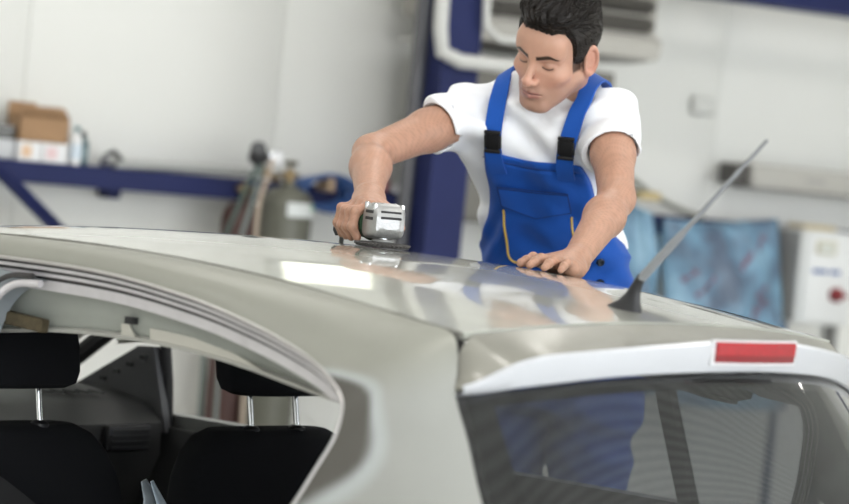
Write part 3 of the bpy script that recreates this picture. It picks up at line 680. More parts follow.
# rear window
yg = np.linspace(-1, 1, 41); vg = np.linspace(0, 1, 16); G = np.zeros((16, 41, 3))
for i, v in enumerate(vg):
    half = .535+(.64-.535)*v
    for j, q in enumerate(yg):
        y = q*half; x0 = xtr(q*.535)-.016; z0 = np.interp(q*.535, Yn, lo_)-.001
        zz = z0+(.93-z0)*v; G[i, j] = (x0+(1.29+.06*(1-q*q)-zz)*.0+(z0-zz)*.78+.02*math.sin(math.pi*v)*(1-q*q), y, zz)
MB().grid(G, V3(-.004, 0, -.003)).build('rear_window', M_glassdark, tg)
m = MB()                                                            # black printed border of the glass
for s in (-1, 1):
    e0 = 0 if s < 0 else 40; st = 1 if s < 0 else -1
    m.grid(np.stack([G[:, e0]+V3(-.006, 0, -.004), G[:, e0+st]+V3(-.006, 0, -.004), G[:, e0+2*st]+V3(-.006, 0, -.004)], 1))
m.grid(np.stack([G[0]+V3(-.006, 0, -.004), G[1]*.7+G[0]*.3+V3(-.006, 0, -.004)], 0))
m.build('glass_border', M_rubber, tg)
xs = np.linspace(.93, .45, 10)
A = np.array([[V3(.50-.10*q*q+.06*math.sin((.93-z)*4), q*.66, z) for q in np.linspace(-1, 1, 21)] for z in xs])
MB().grid(A, V3(-.02, 0, 0)).build('tailgate_panel', M_primer, tg)
A = np.array([[V3(.62-.14*q*q-.05*abs(z-.42), q*.78, z) for q in np.linspace(-1, 1, 21)] for z in np.linspace(.58, .25, 8)])
MB().grid(A, V3(-.05, 0, 0)).build('rear_bumper', M_primer, car)
# seam between side and tailgate (dark gap)
for s in (-1, 1):
    seg = cA[int(NA*8/15):]; off = seg+V3(.004, .008, -.004)
    sg = np.array([1, -s, 1]) if s > 0 else np.ones(3)
    MB().grid(np.stack([seg+V3(0, .001, -.002), off+V3(-.012, .004, -.010), off+V3(.004, .008, -.004)], 1)*sg).build('tailgate_gap', M_groove, car)

# ---- antenna
zb = float(roof_z(-.085, 0))
an = MB().lathe([(.001, 0)], (0, 0, -5)).build('antenna', M_darkplastic, car) if False else None
m = MB(); NB = 12; ring = []
for i, (h, xa, xb, hw) in enumerate([(-.004, -.125, -.050, .020), (.004, -.120, -.051, .017), (.014, -.100, -.054, .012), (.028, -.084, -.056, .010), (.045, -.073, -.053, .008), (.062, -.062, -.044, .0065)]):
    ring.append([V3((xa+xb)/2+(xb-xa)/2*math.cos(a), hw*math.sin(a), zb+h) for a in np.linspace(0, 2*math.pi, 17)[:-1]])
ring = np.array(ring); m.grid(np.concatenate([ring, ring[:, :1]], 1)); m.add([ring[-1].mean(0)]+list(ring[-1]), [(0, 1+k, 1+(k+1) % 16) for k in range(16)])
an = m.build('antenna', M_darkplastic, car)
p0, p1 = V3(-.056, 0, zb+.055), V3(.173, 0, 1.729)
MB().tube([p0, p0+(p1-p0)*.03, p0+(p1-p0)*.22, p0+(p1-p0)*.25, p0+(p1-p0)*.32, p0+(p1-p0)*.36, p1], [.0072, .0080, .0074, .0072, .0064, .0046, .0030], 10).build('mast', mat('grey_mast', (.24, .25, .265), .35), an)
m = MB()
for i in range(150):                                                # spiral wire of the mast
    pass

# ---- glass and front of the body
A = np.array([[V3(-1.93-.70*v-.05*(1-q*q)-.02, q*(.53+.13*v), 1.345+.006*(1-q*q)-.37*v) for q in np.linspace(-1, 1, 21)] for v in np.linspace(0, 1, 10)])
MB().grid(A, V3(0, 0, -.005)).build('windscreen', M_glass, car)
A = np.array([[V3(-2.60-.95*v, q*(.70-.16*v*v), .985-.03*q*q-.14*v*v) for q in np.linspace(-1, 1, 15)] for v in np.linspace(0, 1, 10)])
MB().grid(A, V3(0, 0, -.02)).build('bonnet', M_primer, car)
A = np.array([[V3(-3.56+.30*q*q+.1*abs(z-.5), q*.78, z) for q in np.linspace(-1, 1, 17)] for z in np.linspace(.84, .22, 8)])
MB().grid(A, V3(.04, 0, 0)).build('front_bumper', M_primer, car)
MB().box((-1.35, 0, .26), (3.4, 1.40, .06), None, .01).build('floor_pan', M_dark_in, car, False)
# dashboard
prof = [(-2.62, .96), (-2.35, 1.005), (-2.12, 1.012), (-1.99, .995), (-1.935, .955), (-1.93, .88), (-1.98, .78), (-2.0, .60), (-2.05, .35)]
A = np.array([[V3(x+.03*(1-(q*1.1)**2), q*.66, z+(.018*math.exp(-((q*.66+.36)/.16)**2) if i in (1, 2, 3) else 0)) for q in np.linspace(-1, 1, 27)] for i, (x, z) in enumerate(prof)])
db = MB().grid(A, V3(-.01, 0, -.01)).build('dashboard', M_dash, car)
for yv in (-.56, -.06, .06, .53):
    vt = MB().box((-1.905-.005, yv, .925), (.02, .13, .06), None, .006).build('air_vent', M_darkplastic, db)
    for k in range(4): MB().box((-1.898, yv, .905+k*.013), (.006, .115, .003)).build('vent_slat', M_rubber, vt, False)
for k in range(5): MB().box((-2.06+k*.004, .40+k*.035, 1.014), (.05, .012, .004)).build('dash_slot', M_rubber, db, False)
sw = MB().tube([V3(-1.74+.05*math.sin(a), -.34+.185*math.cos(a), .90+.175*math.sin(a)) for a in np.linspace(0, 2*math.pi, 37)], .014, 8, cap=False).build('steering_wheel', M_rubber, car)
m = MB(); m.box((-1.76, -.34, .90), (.04, .12, .1), None, .02)
for a in (0, math.pi, 1.5*math.pi): m.tube([V3(-1.76, -.34, .90), V3(-1.74+.05*math.sin(a), -.34+.18*math.cos(a), .90+.17*math.sin(a))], .012, 6)
m.build('wheel_hub', M_dash, sw)

# ---- seats
def superbox(n1, n2, fn):
    """closed rounded slab: fn(u in [0,1] round, v in [0,1]) grid"""
    return None
def seat(yc, dz=0.0):
    prof = [(.50, .26), (.62, .275), (.75, .285), (.88, .275), (.95, .255), (1.0, .225), (1.03, .195), (1.046, .16)]
    prof = [(z+dz, hw) for z, hw in prof]
    ang = np.linspace(0, 2*math.pi, 33)
    rows = []
    for k, (z, hw) in enumerate(prof):
        xc = -1.16-(z-.5)*.20; dp = .065 if k < 6 else (.055 if k == 6 else .035)
        rows.append([V3(xc+dp*np.sign(math.sin(a))*abs(math.sin(a))**.6, yc+hw*np.sign(math.cos(a))*abs(math.cos(a))**.5, z) for a in ang])
    rows.append([V3(-1.272, yc, 1.050+dz)]*33)
    sb_ = MB().grid(np.array(rows)).build('seat_back', M_blackfabric, car)
    m = MB(); A = []
    for k, (x, hw, z) in enumerate([(-1.17, .2, .52), (-1.25, .23, .54), (-1.45, .245, .52), (-1.62, .24, .54), (-1.72, .22, .52)]):
        A.append([V3(x, yc+hw*np.sign(math.cos(a))*abs(math.cos(a))**.5, z-.07+.07*np.sign(math.sin(a))*abs(math.sin(a))**.5) for a in ang])
    m.grid(np.array(A)); m.build('seat_cushion', M_blackfabric, sb_)
    # headrest
    A = []
    hx_ = -1.255
    for k, (z, hw, dp) in enumerate([(1.117, .08, .022), (1.119, .117, .034), (1.128, .141, .044), (1.15, .149, .050), (1.20, .150, .050), (1.235, .145, .046), (1.255, .130, .036), (1.262, .10, .02)]):
        A.append([V3(hx_-.2*(z-1.12)+dp*np.sign(math.sin(a))*abs(math.sin(a))**.7, yc+hw*np.sign(math.cos(a))*abs(math.cos(a))**.55, z+dz) for a in ang])
    A.insert(0, [V3(hx_, yc, 1.116+dz)]*33); A.append([V3(hx_-.03, yc, 1.263+dz)]*33)
    MB().grid(np.array(A)).build('headrest', M_blackfabric, sb_)
    for s in (-1, 1):
        MB().tube([V3(hx_+.012, yc+s*.066, 1.02+dz), V3(hx_-.012, yc+s*.066, 1.13+dz)], .0062, 12).build('headrest_post', M_chrome, sb_)
        MB().lathe([(.018, -.004), (.018, .003), (.012, .008), (.008, .009)], V3(hx_+.006, yc+s*.066, 1.046+dz), (0, 0, 1), 16).build('post_collar', M_darkplastic, sb_)
    return sb_
s1 = seat(-.347, .014); s2 = seat(.347, -.003)
bt = [V3(-1.185, -.60, 1.02), V3(-1.19, -.48, .97), V3(-1.195, -.36, .90), V3(-1.20, -.22, .80), V3(-1.19, -.12, .66)]
A = np.array([[p+V3(.045, 0, 0)+V3(0, .012, .02)*q for q in (-1, 1)] for p in resample(bt, 12)])
MB().grid(A, V3(.002, 0, 0)).build('seat_belt', mat('belt_web', (.018, .018, .019), .7), s1)
bk = MB().tube([V3(-1.12, -.095, .86), V3(-1.13, -.085, .93), V3(-1.14, -.10, .965)], [.022, .02, .008], 8, squash=.4).build('belt_buckle', mat('grey_buckle', (.22, .25, .27), .35, .3), s1)
MB().tube([V3(-1.10, -.06, .84), V3(-1.115, -.07, .92), V3(-1.13, -.088, .965)], [.014, .012, .004], 8, squash=.4).build('buckle_edge', mat('blue_grey', (.30, .36, .40), .3, .3), s1)
A = np.array([[V3(-.42+dx, q*.60, z) for q in np.linspace(-1, 1, 13)] for (dx, z) in ((-.16, .5), (-.06, .54), (.0, .75), (.04, .92), (.07, .945), (.11, .92), (.09, .5))])
MB().grid(A).build('rear_bench', M_blackfabric, car)
MB().box((.08, 0, .90), (.55, 1.15, .02), None, .005).build('parcel_shelf', M_dark_in, car)
# brown wooden strip resting on the inner rail
ws = MB(); ws.box(V3(-1.055, -.530, 1.283), (.19, .020, .024), Euler((0, math.radians(2), 0)).to_matrix(), .003)
tag(ws.build('wooden_strip', mat('mossy_wood', (.075, .058, .030), .85, noise=(60, .5), bump=(90, .5)), None), 'short brown wooden strip wedged inside the roof rail of the car', 'wood strip')

# ================================================================== implicit-surface tools for the man
def rcone(P, a, b, ra, rb):
    a = np.asarray(a, float); b = np.asarray(b, float); ab = b-a
    t = np.clip(((P-a) @ ab)/(ab @ ab), 0, 1)
    return np.linalg.norm(P-a-t[..., None]*ab, axis=-1)-(ra+(rb-ra)*t)
def ell(P, c, r, R=None):
    q = P-np.asarray(c, float)
    if R is not None: q = q @ np.asarray(R, float)
    r = np.asarray(r, float)
    k0 = np.linalg.norm(q/r, axis=-1); k1 = np.linalg.norm(q/(r*r), axis=-1)
    return k0*(k0-1)/np.maximum(k1, 1e-9)
def sph(P, c, r): return np.linalg.norm(P-np.asarray(c, float), axis=-1)-r
def smin(a, b, k):
    h = np.maximum(k-np.abs(a-b), 0)/k; return np.minimum(a, b)-h*h*k*.25
def smax(a, b, k): return -smin(-a, -b, k)
def sstep(x, a, b):
    t = np.clip((x-a)/(b-a), 0, 1); return t*t*(3-2*t)

def surface_nets(f, lo, hi, h):
    """mesh of f = 0 inside the box, spacing h; evaluated only near the surface"""
    lo = np.asarray(lo, float); n = np.ceil((np.asarray(hi)-lo)/h/4).astype(int)*4+1
    cn = (n-1)//4+1
    cx = [lo[k]+4*h*np.arange(cn[k]) for k in range(3)]
    CP_ = np.stack(np.meshgrid(*cx, indexing='ij'), -1).reshape(-1, 3)
    cv = f(CP_).reshape(cn)
    ix = [np.clip(np.round(np.arange(n[k])/4).astype(int), 0, cn[k]-1) for k in range(3)]
    S = cv[np.ix_(*ix)].astype(np.float64)
    act = np.abs(S) < 4*h*1.35
    I = np.argwhere(act); S[act] = f(lo+I*h)
    sg = S < 0
    edges = []
    corners = [(i, j, k) for i in (0, 1) for j in (0, 1) for k in (0, 1)]
    sl = lambda c: tuple(slice(c[k], n[k]-1+c[k]) for k in range(3))
    acc = np.zeros(tuple(n-1)+(3,), np.float32); cnt = np.zeros(tuple(n-1), np.float32)
    for ax in range(3):
        for c in corners:
            if c[ax]: continue
            c2 = list(c); c2[ax] = 1
            s0, s1 = S[sl(c)], S[sl(c2)]
            m = (sg[sl(c)] != sg[sl(c2)])
            t = np.where(m, s0/np.where(m, s0-s1, 1), 0)
            for k in range(3):
                acc[..., k] += np.where(m, (t if k == ax else c[k]), 0)
            cnt += m
    cells = cnt > 0
    idm = -np.ones(cells.shape, np.int64); idm[cells] = np.arange(cells.sum())
    ci = np.argwhere(cells)
    V = lo+h*(ci+acc[cells]/cnt[cells][:, None])
    Q = []
    for ax in range(3):
        b, c = (ax+1) % 3, (ax+2) % 3
        a0 = [slice(1, n[k]-1) for k in range(3)]; a0[ax] = slice(0, n[ax]-1)
        a1 = list(a0); a1[ax] = slice(1, n[ax])
        s0, s1 = sg[tuple(a0)], sg[tuple(a1)]
        E_ = np.argwhere(s0 != s1); flip = s0[s0 != s1]
        off = np.ones(3, int); off[ax] = 0; E_ = E_+off
        def cell(db, dc):
            e = E_.copy(); e[:, b] -= db; e[:, c] -= dc; return idm[e[:, 0], e[:, 1], e[:, 2]]
        q = np.stack([cell(1, 1), cell(0, 1), cell(0, 0), cell(1, 0)], 1)
        q = np.where(flip[:, None], q, q[:, ::-1])
        Q.append(q)
    Q = np.concatenate(Q); Q = Q[(Q >= 0).all(1)]
    return V, Q
def grad(f, P, e=1e-3):
    return np.stack([f(P+np.eye(3)[k]*e)-f(P-np.eye(3)[k]*e) for k in range(3)], -1)/(2*e)
def relax(f, V, it=2):
    """pull vertices onto the surface"""
    for _ in range(it):
        d_ = f(V); g = grad(f, V); V = V-np.clip(d_, -.004, .004)[:, None]*g/np.maximum((g*g).sum(1), .2)[:, None]
    return V

# ---------------------------------------------------------------- pose of the man
LFT = nrm(V3(.923, .384, 0)); FWD = nrm(V3(.384, -.923, 0))
SL, EL, WL = V3(-.806, .800, 1.754), V3(-.636, .637, 1.594), V3(-.556, .430, 1.482)
SR, ER, WRI = V3(-1.072, .670, 1.741), V3(-1.073, .373, 1.636), V3(-.905, .205, 1.545)
NECK = V3(-.945, .772, 1.80)
KS = 1.022                                                     # the man stands this much further from the camera than first measured
WL_PX_DEPTH = None
def K(p): return CAM+(np.asarray(p, float)-CAM)*KS
SL, EL, WL, SR, ER, WRI, NECK = [K(p) for p in (SL, V3(-.665, .672, 1.594), V3(-.560, .432, 1.468), SR, ER, WRI, NECK)]
HM = np.array([[-.946151, .127420, .297593], [-.239264, -.894472, -.377720], [.218060, -.428584, .876793]])
HP = K(V3(-.873, .680, 1.886))
def h2w(L): return np.asarray(L) @ HM.T+HP
def w2h(W): return (np.asarray(W)-HP) @ HM

spz = np.array([1.10, 1.25, 1.44, 1.56, 1.68, 1.76, 1.80, 1.84])
spx = np.array([-1.04, -1.035, -1.025, -1.005, -.984, -.958, -.945, -.93]); spy = np.array([1.00, .985, .937, .875, .812, .785, .772, .755])
spa = np.array([.165, .172, .148, .154, .166, .150, .095, .06]); spb = np.array([.115, .120, .108, .112, .116, .092, .068, .055])
_sp = K(np.stack([spx, spy, spz], 1)); spx, spy, spz = _sp[:, 0], _sp[:, 1], _sp[:, 2]
def torso(P, ex=0.0, zlo=1.10):
    z = P[..., 2]; zc_ = np.clip(z, spz[0], spz[-1])
    cx = smooth_interp(spz, spx, zc_); cy = smooth_interp(spz, spy, zc_)
    a = smooth_interp(spz, spa, zc_)+ex; b = smooth_interp(spz, spb, zc_)+ex
    q = np.stack([P[..., 0]-cx, P[..., 1]-cy], -1)
    u = (q @ LFT[:2])/a; v = (q @ FWD[:2])/b
    k0 = (np.abs(u)**2.3+np.abs(v)**2.3)**(1/2.3); k1 = np.sqrt((u/a)**2+(v/b)**2)
    d_ = k0*(k0-1)/np.maximum(k1, 1e-6)*.92
    d_ = smax(d_, z-(spz[-1]+ex), .02); d_ = smax(d_, zlo-z, .02)
    return d_
def shoulders(P, ex=0.0):
    d_ = rcone(P, NECK+V3(0, 0, -.016), SL+V3(0, 0, -.006), .060+ex, .047+ex)
    d_ = smin(d_, rcone(P, NECK+V3(0, 0, -.016), SR+V3(0, 0, -.010), .060+ex, .044+ex), .03)
    for s_ in (SL, SR): d_ = smin(d_, sph(P, s_, .051+ex), .03)
    # pectorals
    for s_, sd in ((SL, 1), (SR, -1)):
        d_ = smin(d_, ell(P, K(V3(-.984, .812, 1.70))+LFT*.075*sd+FWD*.055, (.085+ex, .07+ex, .07+ex)), .05)
    return d_
def upper_arm(P, S, E_, ex=0.0):
    mid = S*.55+E_*.45
    d_ = rcone(P, S, mid, .049+ex, .0445+ex); d_ = smin(d_, rcone(P, mid, E_, .0445+ex, .037+ex), .02)
    return d_
def lower_arm(P, E_, W_):
    m1 = E_*.70+W_*.30
    d_ = rcone(P, E_, m1, .036, .0405); d_ = smin(d_, rcone(P, m1, W_, .0405, .0265), .02)
    return d_
def palm_and_fingers(P, W_, palm, fingers):
    """palm = list of (a,b,ra,rb); fingers = list of joint chains [(p0..pn),(r0..rn)]"""
    d_ = None
    for (a, b, ra, rb) in palm:
        q = rcone(P, a, b, ra, rb); d_ = q if d_ is None else smin(d_, q, .018)
    for pts, rs in fingers:
        f_ = None
        for i in range(len(pts)-1):
            q = rcone(P, pts[i], pts[i+1], rs[i], rs[i+1]); f_ = q if f_ is None else smin(f_, q, .004)
        for i in range(1, len(pts)-1): f_ = smin(f_, sph(P, pts[i], rs[i]*1.06), .004)
        d_ = smin(d_, f_, .007)
    return d_
# left hand flat on the roof, fingers toward the near side
gf = nrm(V3(.20, -.98, 0)); gl = V3(gf[1], -gf[0], 0)*1.0            # gl: toward the thumb side (image left)
if gl @ V3(-1, 0, 0) < 0: gl = -gl
def onroof(p, h): return V3(p[0], p[1], float(roof_z(p[0], p[1]))+h)
LH = WL
def lh(f_, l_, h): return onroof(LH+gf*f_*.88+gl*l_*.90, h*.92)
lpalm = [(LH, lh(.085, .030, .022), .0225, .0125), (LH, lh(.090, .008, .024), .0225, .013), (LH, lh(.085, -.014, .022), .0225, .012), (LH, lh(.075, -.032, .019), .021, .011), (lh(.03, .028, .02), lh(.06, .04, .018), .018, .014), (lh(.035, -.028, .017), lh(.07, -.034, .016), .017, .013)]
lfing = []
for (b0, l0, sp, L1, L2, L3, r0) in ((.088, .030, .10, .042, .026, .021, .0094), (.093, .008, .02, .046, .029, .022, .0096), (.088, -.014, -.07, .043, .027, .021, .0092), (.077, -.033, -.17, .034, .021, .019, .0082)):
    p0 = lh(b0-.008, l0, .024); 
    d1 = b0+L1; d2 = d1+L2; d3 = d2+L3
    p1 = lh(d1, l0+sp*L1, .026); p2 = lh(d2, l0+sp*(L1+L2), .0165); p3 = lh(d3-.003, l0+sp*(L1+L2+L3), .0082)
    lfing.append(([p0, p1, p2, p3], [r0*1.03, r0*.96, r0*.88, r0*.78]))
lfing.append(([lh(.025, .028, .024), lh(.058, .056, .022), lh(.088, .070, .016), lh(.112, .072, .010)], [.015, .0118, .0108, .009]))
# right hand closed over the grinder
GA = nrm(V3(.935, -.352, 0)); GS = nrm(V3(-.352, -.935, 0)); GH = K(V3(-.778, .121, 1.506))
def gp(al, si, up): return GH+GA*al+GS*si+ZUP*up
rpalm = [(WRI, gp(-.045, .012, .030), .026, .0135), (WRI, gp(-.068, .015, .034), .026, .014), (WRI, gp(-.090, .014, .033), .025, .0135), (WRI, gp(-.108, .010, .028), .024, .0125), (WRI, gp(-.06, -.02, .026), .024, .016)]
rfing = []
for (al, dl, r0, dn) in ((-.045, .004, .0096, .0), (-.0665, .0, .0098, -.002), (-.088, -.003, .0094, -.001), (-.107, -.006, .0084, .003)):
    rfing.append(([gp(al, .008, .033), gp(al+dl*.4, .043, .020+dn), gp(al+dl*.8, .048, -.010+dn), gp(al+dl, .036, -.030+dn*.5)], [r0*1.12, r0*1.06, r0*.98, r0*.86]))
rfing.append(([gp(-.085, -.022, .036), gp(-.052, -.042, .022), gp(-.028, -.044, .006), gp(-.008, -.040, -.004)], [.016, .0125, .0108, .0092]))
def arm_left(P): return smin(smin(upper_arm(P, SL, EL), lower_arm(P, EL, WL), .018), palm_and_fingers(P, WL, lpalm, lfing), .012)
def arm_right(P): return smin(smin(upper_arm(P, SR, ER), lower_arm(P, ER, WRI), .018), palm_and_fingers(P, WRI, rpalm, rfing), .012)
PLAT = 0.33
HIPL, HIPR = K(V3(-1.035, .985, 1.25))+LFT*.088, K(V3(-1.035, .985, 1.25))-LFT*.088
FOOTL, FOOTR = V3(-1.01, 1.175, PLAT+.022), V3(-1.25, 1.09, PLAT+.022)
KNL, KNR = (HIPL+FOOTL)/2+FWD*.035, (HIPR+FOOTR)/2+FWD*.035
def legs(P, ex=0.0):
    d_ = None
    for H_, K_, F_ in ((HIPL, KNL, FOOTL), (HIPR, KNR, FOOTR)):
        an_ = F_+V3(0, 0, .08)
        for (a, b, ra, rb) in ((H_, K_, .085, .058), (K_, an_, .056, .040), (an_, F_+FWD*.10+V3(0, 0, .015), .040, .034), (F_+V3(0, 0, .02)-FWD*.04, F_+FWD*.13+V3(0, 0, .012), .036, .030)):
            q = rcone(P, a, b, ra+ex, rb+ex); d_ = q if d_ is None else smin(d_, q, .02)
    return d_
def trunk(P): return smin(smin(torso(P, -.014), shoulders(P, -.012), .03), legs(P), .04)

# ---------------------------------------------------------------- head
NL = w2h(NECK)
def skull(L): return ell(L, (0, -.016, .042), (.074, .096, .084))
def head(L):
    X = np.abs(L[..., 0]); Ls = L.copy(); Ls[..., 0] = X
    d_ = skull(L)
    d_ = smin(d_, ell(L, (0, .030, -.030), (.058, .060, .078)), .035)                     # face mass
    d_ = smin(d_, rcone(Ls, (.050, .0, -.050), (.020, .066, -.098), .020, .016), .028)     # jaw
    d_ = smin(d_, ell(L, (0, .072, -.099), (.021, .017, .017)), .020)                      # chin
    d_ = smin(d_, ell(Ls, (.043, .052, -.026), (.020, .022, .016)), .020)                  # cheek bone
    d_ = smin(d_, rcone(Ls, (.008, .082, .020), (.044, .064, .021), .0105, .010), .014)    # brow
    d_ = smin(d_, ell(L, (0, .062, .045), (.056, .030, .036)), .02)                        # forehead
    d_ = smax(d_, -ell(Ls, (.031, .094, .001), (.017, .014, .0105)), .012)                 # sockets
    d_ = smin(d_, ell(Ls, (.0305, .0695, .000), (.0150, .0135, .0120)), .004)              # lidded eye
    d_ = smax(d_, -rcone(Ls, (.020, .087, -.0065), (.0415, .079, -.0065), .0016, .0014), .003)  # lash crease
    d_ = smin(d_, rcone(L, (0, .085, .012), (0, .108, -.030), .0065, .0088), .012)         # nose bridge
    d_ = smin(d_, ell(L, (0, .1085, -.034), (.0105, .0105, .0095)), .006)
    d_ = smin(d_, ell(Ls, (.0115, .097, -.037), (.0075, .011, .0075)), .006)
    d_ = smax(d_, -ell(Ls, (.0062, .101, -.0445), (.0036, .006, .003)), .003)              # nostril
    d_ = smin(d_, ell(L, (0, .078, -.066), (.027, .016, .018)), .012)                      # mouth mass
    d_ = smin(d_, rcone(Ls, (.003, .0935, -.0615), (.020, .083, -.0655), .0044, .0022), .004)   # upper lip
    d_ = smin(d_, rcone(Ls, (.0, .0915, -.0735), (.017, .083, -.071), .0056, .0026), .004)     # lower lip
    d_ = smax(d_, -rcone(Ls, (.0, .0975, -.0668), (.023, .0855, -.0672), .0012, .0010), .003)  # mouth line
    # ear
    ca, sa = math.cos(.42), math.sin(.42)
    q = Ls-np.array([.0755, -.016, -.006]); qx = q[..., 0]*ca+q[..., 1]*sa; qy = -q[..., 0]*sa+q[..., 1]*ca; qz = q[..., 2]
    Q = np.stack([qx, qy, qz], -1)
    rr = np.sqrt((qy/.0165)**2+((qz)/.030)**2)
    rim = np.sqrt((qx-.006)**2+((rr-1)*.019)**2)-.0040
    plate = ell(Q, (.001, 0, 0), (.0045, .0155, .029))
    e_ = smin(rim, plate, .004); e_ = smin(e_, ell(Q, (.002, .006, -.029), (.005, .008, .009)), .005)
    e_ = smin(e_, ell(Q, (.003, .013, -.006), (.004, .004, .008)), .004)
    e_ = smax(e_, -ell(Q, (.009, .003, -.004), (.006, .008, .012)), .003)
    d_ = smin(d_, e_, .005)
    # neck
    d_ = smin(d_, rcone(L, (0, -.030, -.050), NL+V3(0, 0, 0), .056, .060), .03)
    d_ = smin(d_, rcone(Ls, (.052, -.02, -.05), NL+V3(.02, .035, 0), .016, .016), .02)
    return d_
def hairline(L):
    x, y = np.abs(L[..., 0]), L[..., 1]
    zb_ = np.where(y > 0, .016+.70*y+.10*np.maximum(0, y-.05), .016+y*.0)
    zb_ = zb_+.020*sstep(x, .030, .052)*sstep(y, .030, .06)                 # temple recess
    zb_ = zb_-(zb_+.026)*sstep(.040-y, 0, .012)*sstep(y, -.004, .002)      # sideburn
    zb_ = np.where(y < -.02, .016-np.minimum(.085, (-.02-y)*2.2), zb_)
    return zb_
def hair(L):
    zb_ = hairline(L); ab = (L[..., 2]-zb_)
    x = np.abs(L[..., 0])
    top = sstep(L[..., 2], .070, .115)*(1-.55*sstep(x, .05, .075))
    front = sstep(L[..., 1], .0, .06)
    off = .003+.0055*sstep(ab, 0, .02)+top*(.012+.012*front)
    ph = L[..., 0]*420+L[..., 1]*120+3.0*np.sin(L[..., 1]*60+L[..., 0]*30)+2*np.sin(L[..., 2]*90)
    off = off+top*(.0016*np.sin(ph)+.0012*np.sin(ph*.43+L[..., 1]*70))
    d_ = skull(L)-off
    d_ = smin(d_, ell(L, (0, .062, .045), (.056, .030, .036))-off*.9, .012)
    d_ = smax(d_, -ab*.8+.0012*np.sin(L[..., 0]*500+L[..., 2]*200), .004)
    # sideburn in front of the ear
    Ls = L.copy(); Ls[..., 0] = x
    return d_

def skin_colors_head(L):
    n_ = len(L); X = np.abs(L[:, 0]); y, z = L[:, 1], L[:, 2]
    c = np.tile(np.array([.50, .285, .205]), (n_, 1))
    def mixc(c, col, m): return c+(np.array(col)-c)*m[:, None]
    c = mixc(c, (.55, .27, .20), .5*np.exp(-(((X-.04)/.022)**2+((z+.035)/.02)**2))*(y > .02))
    c = mixc(c, (.58, .28, .21), .5*np.exp(-((X/.014)**2+((z+.034)/.014)**2))*(y > .08))
    st = sstep(-z, .040, .062)*sstep(y, -.005, .02)*(1-sstep(-z, .118, .14)); st = np.maximum(st*.30, .34*np.exp(-((X/.026)**2+((z+.053)/.007)**2))*(y > .06))
    c = mixc(c, (.20, .13, .105), st)
    lip = np.maximum(np.exp(-((z+.0645-.0-.004*np.exp(-(X/.006)**2)*0)/.0040)**2), np.exp(-((z+.0725)/.0048)**2))*(1-sstep(X, .017, .024))*(y > .075)
    c = mixc(c, (.36, .145, .125), .85*lip)
    ml = np.exp(-((z+.0669)/.0013)**2)*(1-sstep(X, .020, .026))*(y > .078); c = mixc(c, (.10, .03, .03), ml)
    # brows
    bz = .0185+.006*sstep(X, .010, .036)-.006*sstep(X, .036, .052); bt_ = .0052*(1-.55*sstep(X, .03, .052))
    br_ = (1-sstep(np.abs(z-bz), bt_*.55, bt_*1.25))*sstep(X, .007, .012)*(1-sstep(X, .049, .056))*(y > .04); c = mixc(c, (.022, .013, .009), .97*br_)
    # lashes along the lowered lid
    lz = -.0062+.0035*((X-.0305)/.0125)**2*(1.0)
    la = np.exp(-((z-lz)/.0020)**2)*(1-sstep(np.abs(X-.0305), .0105, .0140))*(y > .06); c = mixc(c, (.018, .010, .008), .95*la)
    sh = np.exp(-(((X-.0305)/.015)**2+((z-.007)/.004)**2))*(y > .055); c = mixc(c, (.36, .19, .14), .45*sh)
    ear = sstep(X, .072, .080)*(np.abs(y+.015) < .03); c = mixc(c, (.58, .27, .20), .5*ear)
    sc_ = sstep(z-hairline(L), -.004, .004)*(1-ear); c = mixc(c, (.035, .022, .016), .9*sc_*(z > -.07))
    return c
def skin_colors_arm(P):
    n_ = len(P); c = np.tile(np.array([.44, .245, .17]), (n_, 1))
    r = np.sin(P[:, 0]*160+np.sin(P[:, 1]*120)*2)*np.sin(P[:, 2]*150+np.sin(P[:, 0]*90)*2)
    c = c*(1+.05*r)[:, None]
    hr = np.sin(P[:, 0]*700+9*np.sin(P[:, 2]*60))*np.sin(P[:, 1]*430+P[:, 2]*300+5*np.sin(P[:, 0]*80))
    c = c*(1-.16*np.clip(hr, 0, 1))[:, None]
    return c

man = empty('person', (-1.04, 1.03, PLAT)); tag(man, 'man in white t-shirt and blue bib overalls leaning over the car roof with a grinder', 'person')
parts = []
def block(f, lo, hi, h, colf, pull=True, xf=None):
    V, Q = surface_nets(f, lo, hi, h)
    if pull: V = relax(f, V, 2)
    C = colf(V)
    parts.append((V if xf is None else xf(V), Q, C))
block(head, (-.10, -.135, -.19), (.10, .13, .14), .0019, skin_colors_head, True, h2w)
def bb(pts, m_): pts = np.array(pts); return pts.min(0)-m_, pts.max(0)+m_
lo, hi = bb([SL, EL, WL]+[p for f_ in lfing for p in f_[0]], .075); block(arm_left, lo, hi, .0024, skin_colors_arm)
lo, hi = bb([SR, ER, WRI]+[p for f_ in rfing for p in f_[0]], .075); block(arm_right, lo, hi, .0024, skin_colors_arm)
block(trunk, (-1.48, .66, PLAT-.03), (-.76, 1.36, 1.90), .009, skin_colors_arm)
off = 0; VV = []; QQ = []; CC = []
for V, Q, C in parts: VV.append(V); QQ.append(Q+off); CC.append(C); off += len(V)
M_skin = vcol_mat('skin', .42, (700, .12), .12, noise=(90, .06), spec=.4)
body = fast_mesh('body', np.concatenate(VV), np.concatenate(QQ), M_skin, man, np.concatenate(CC))

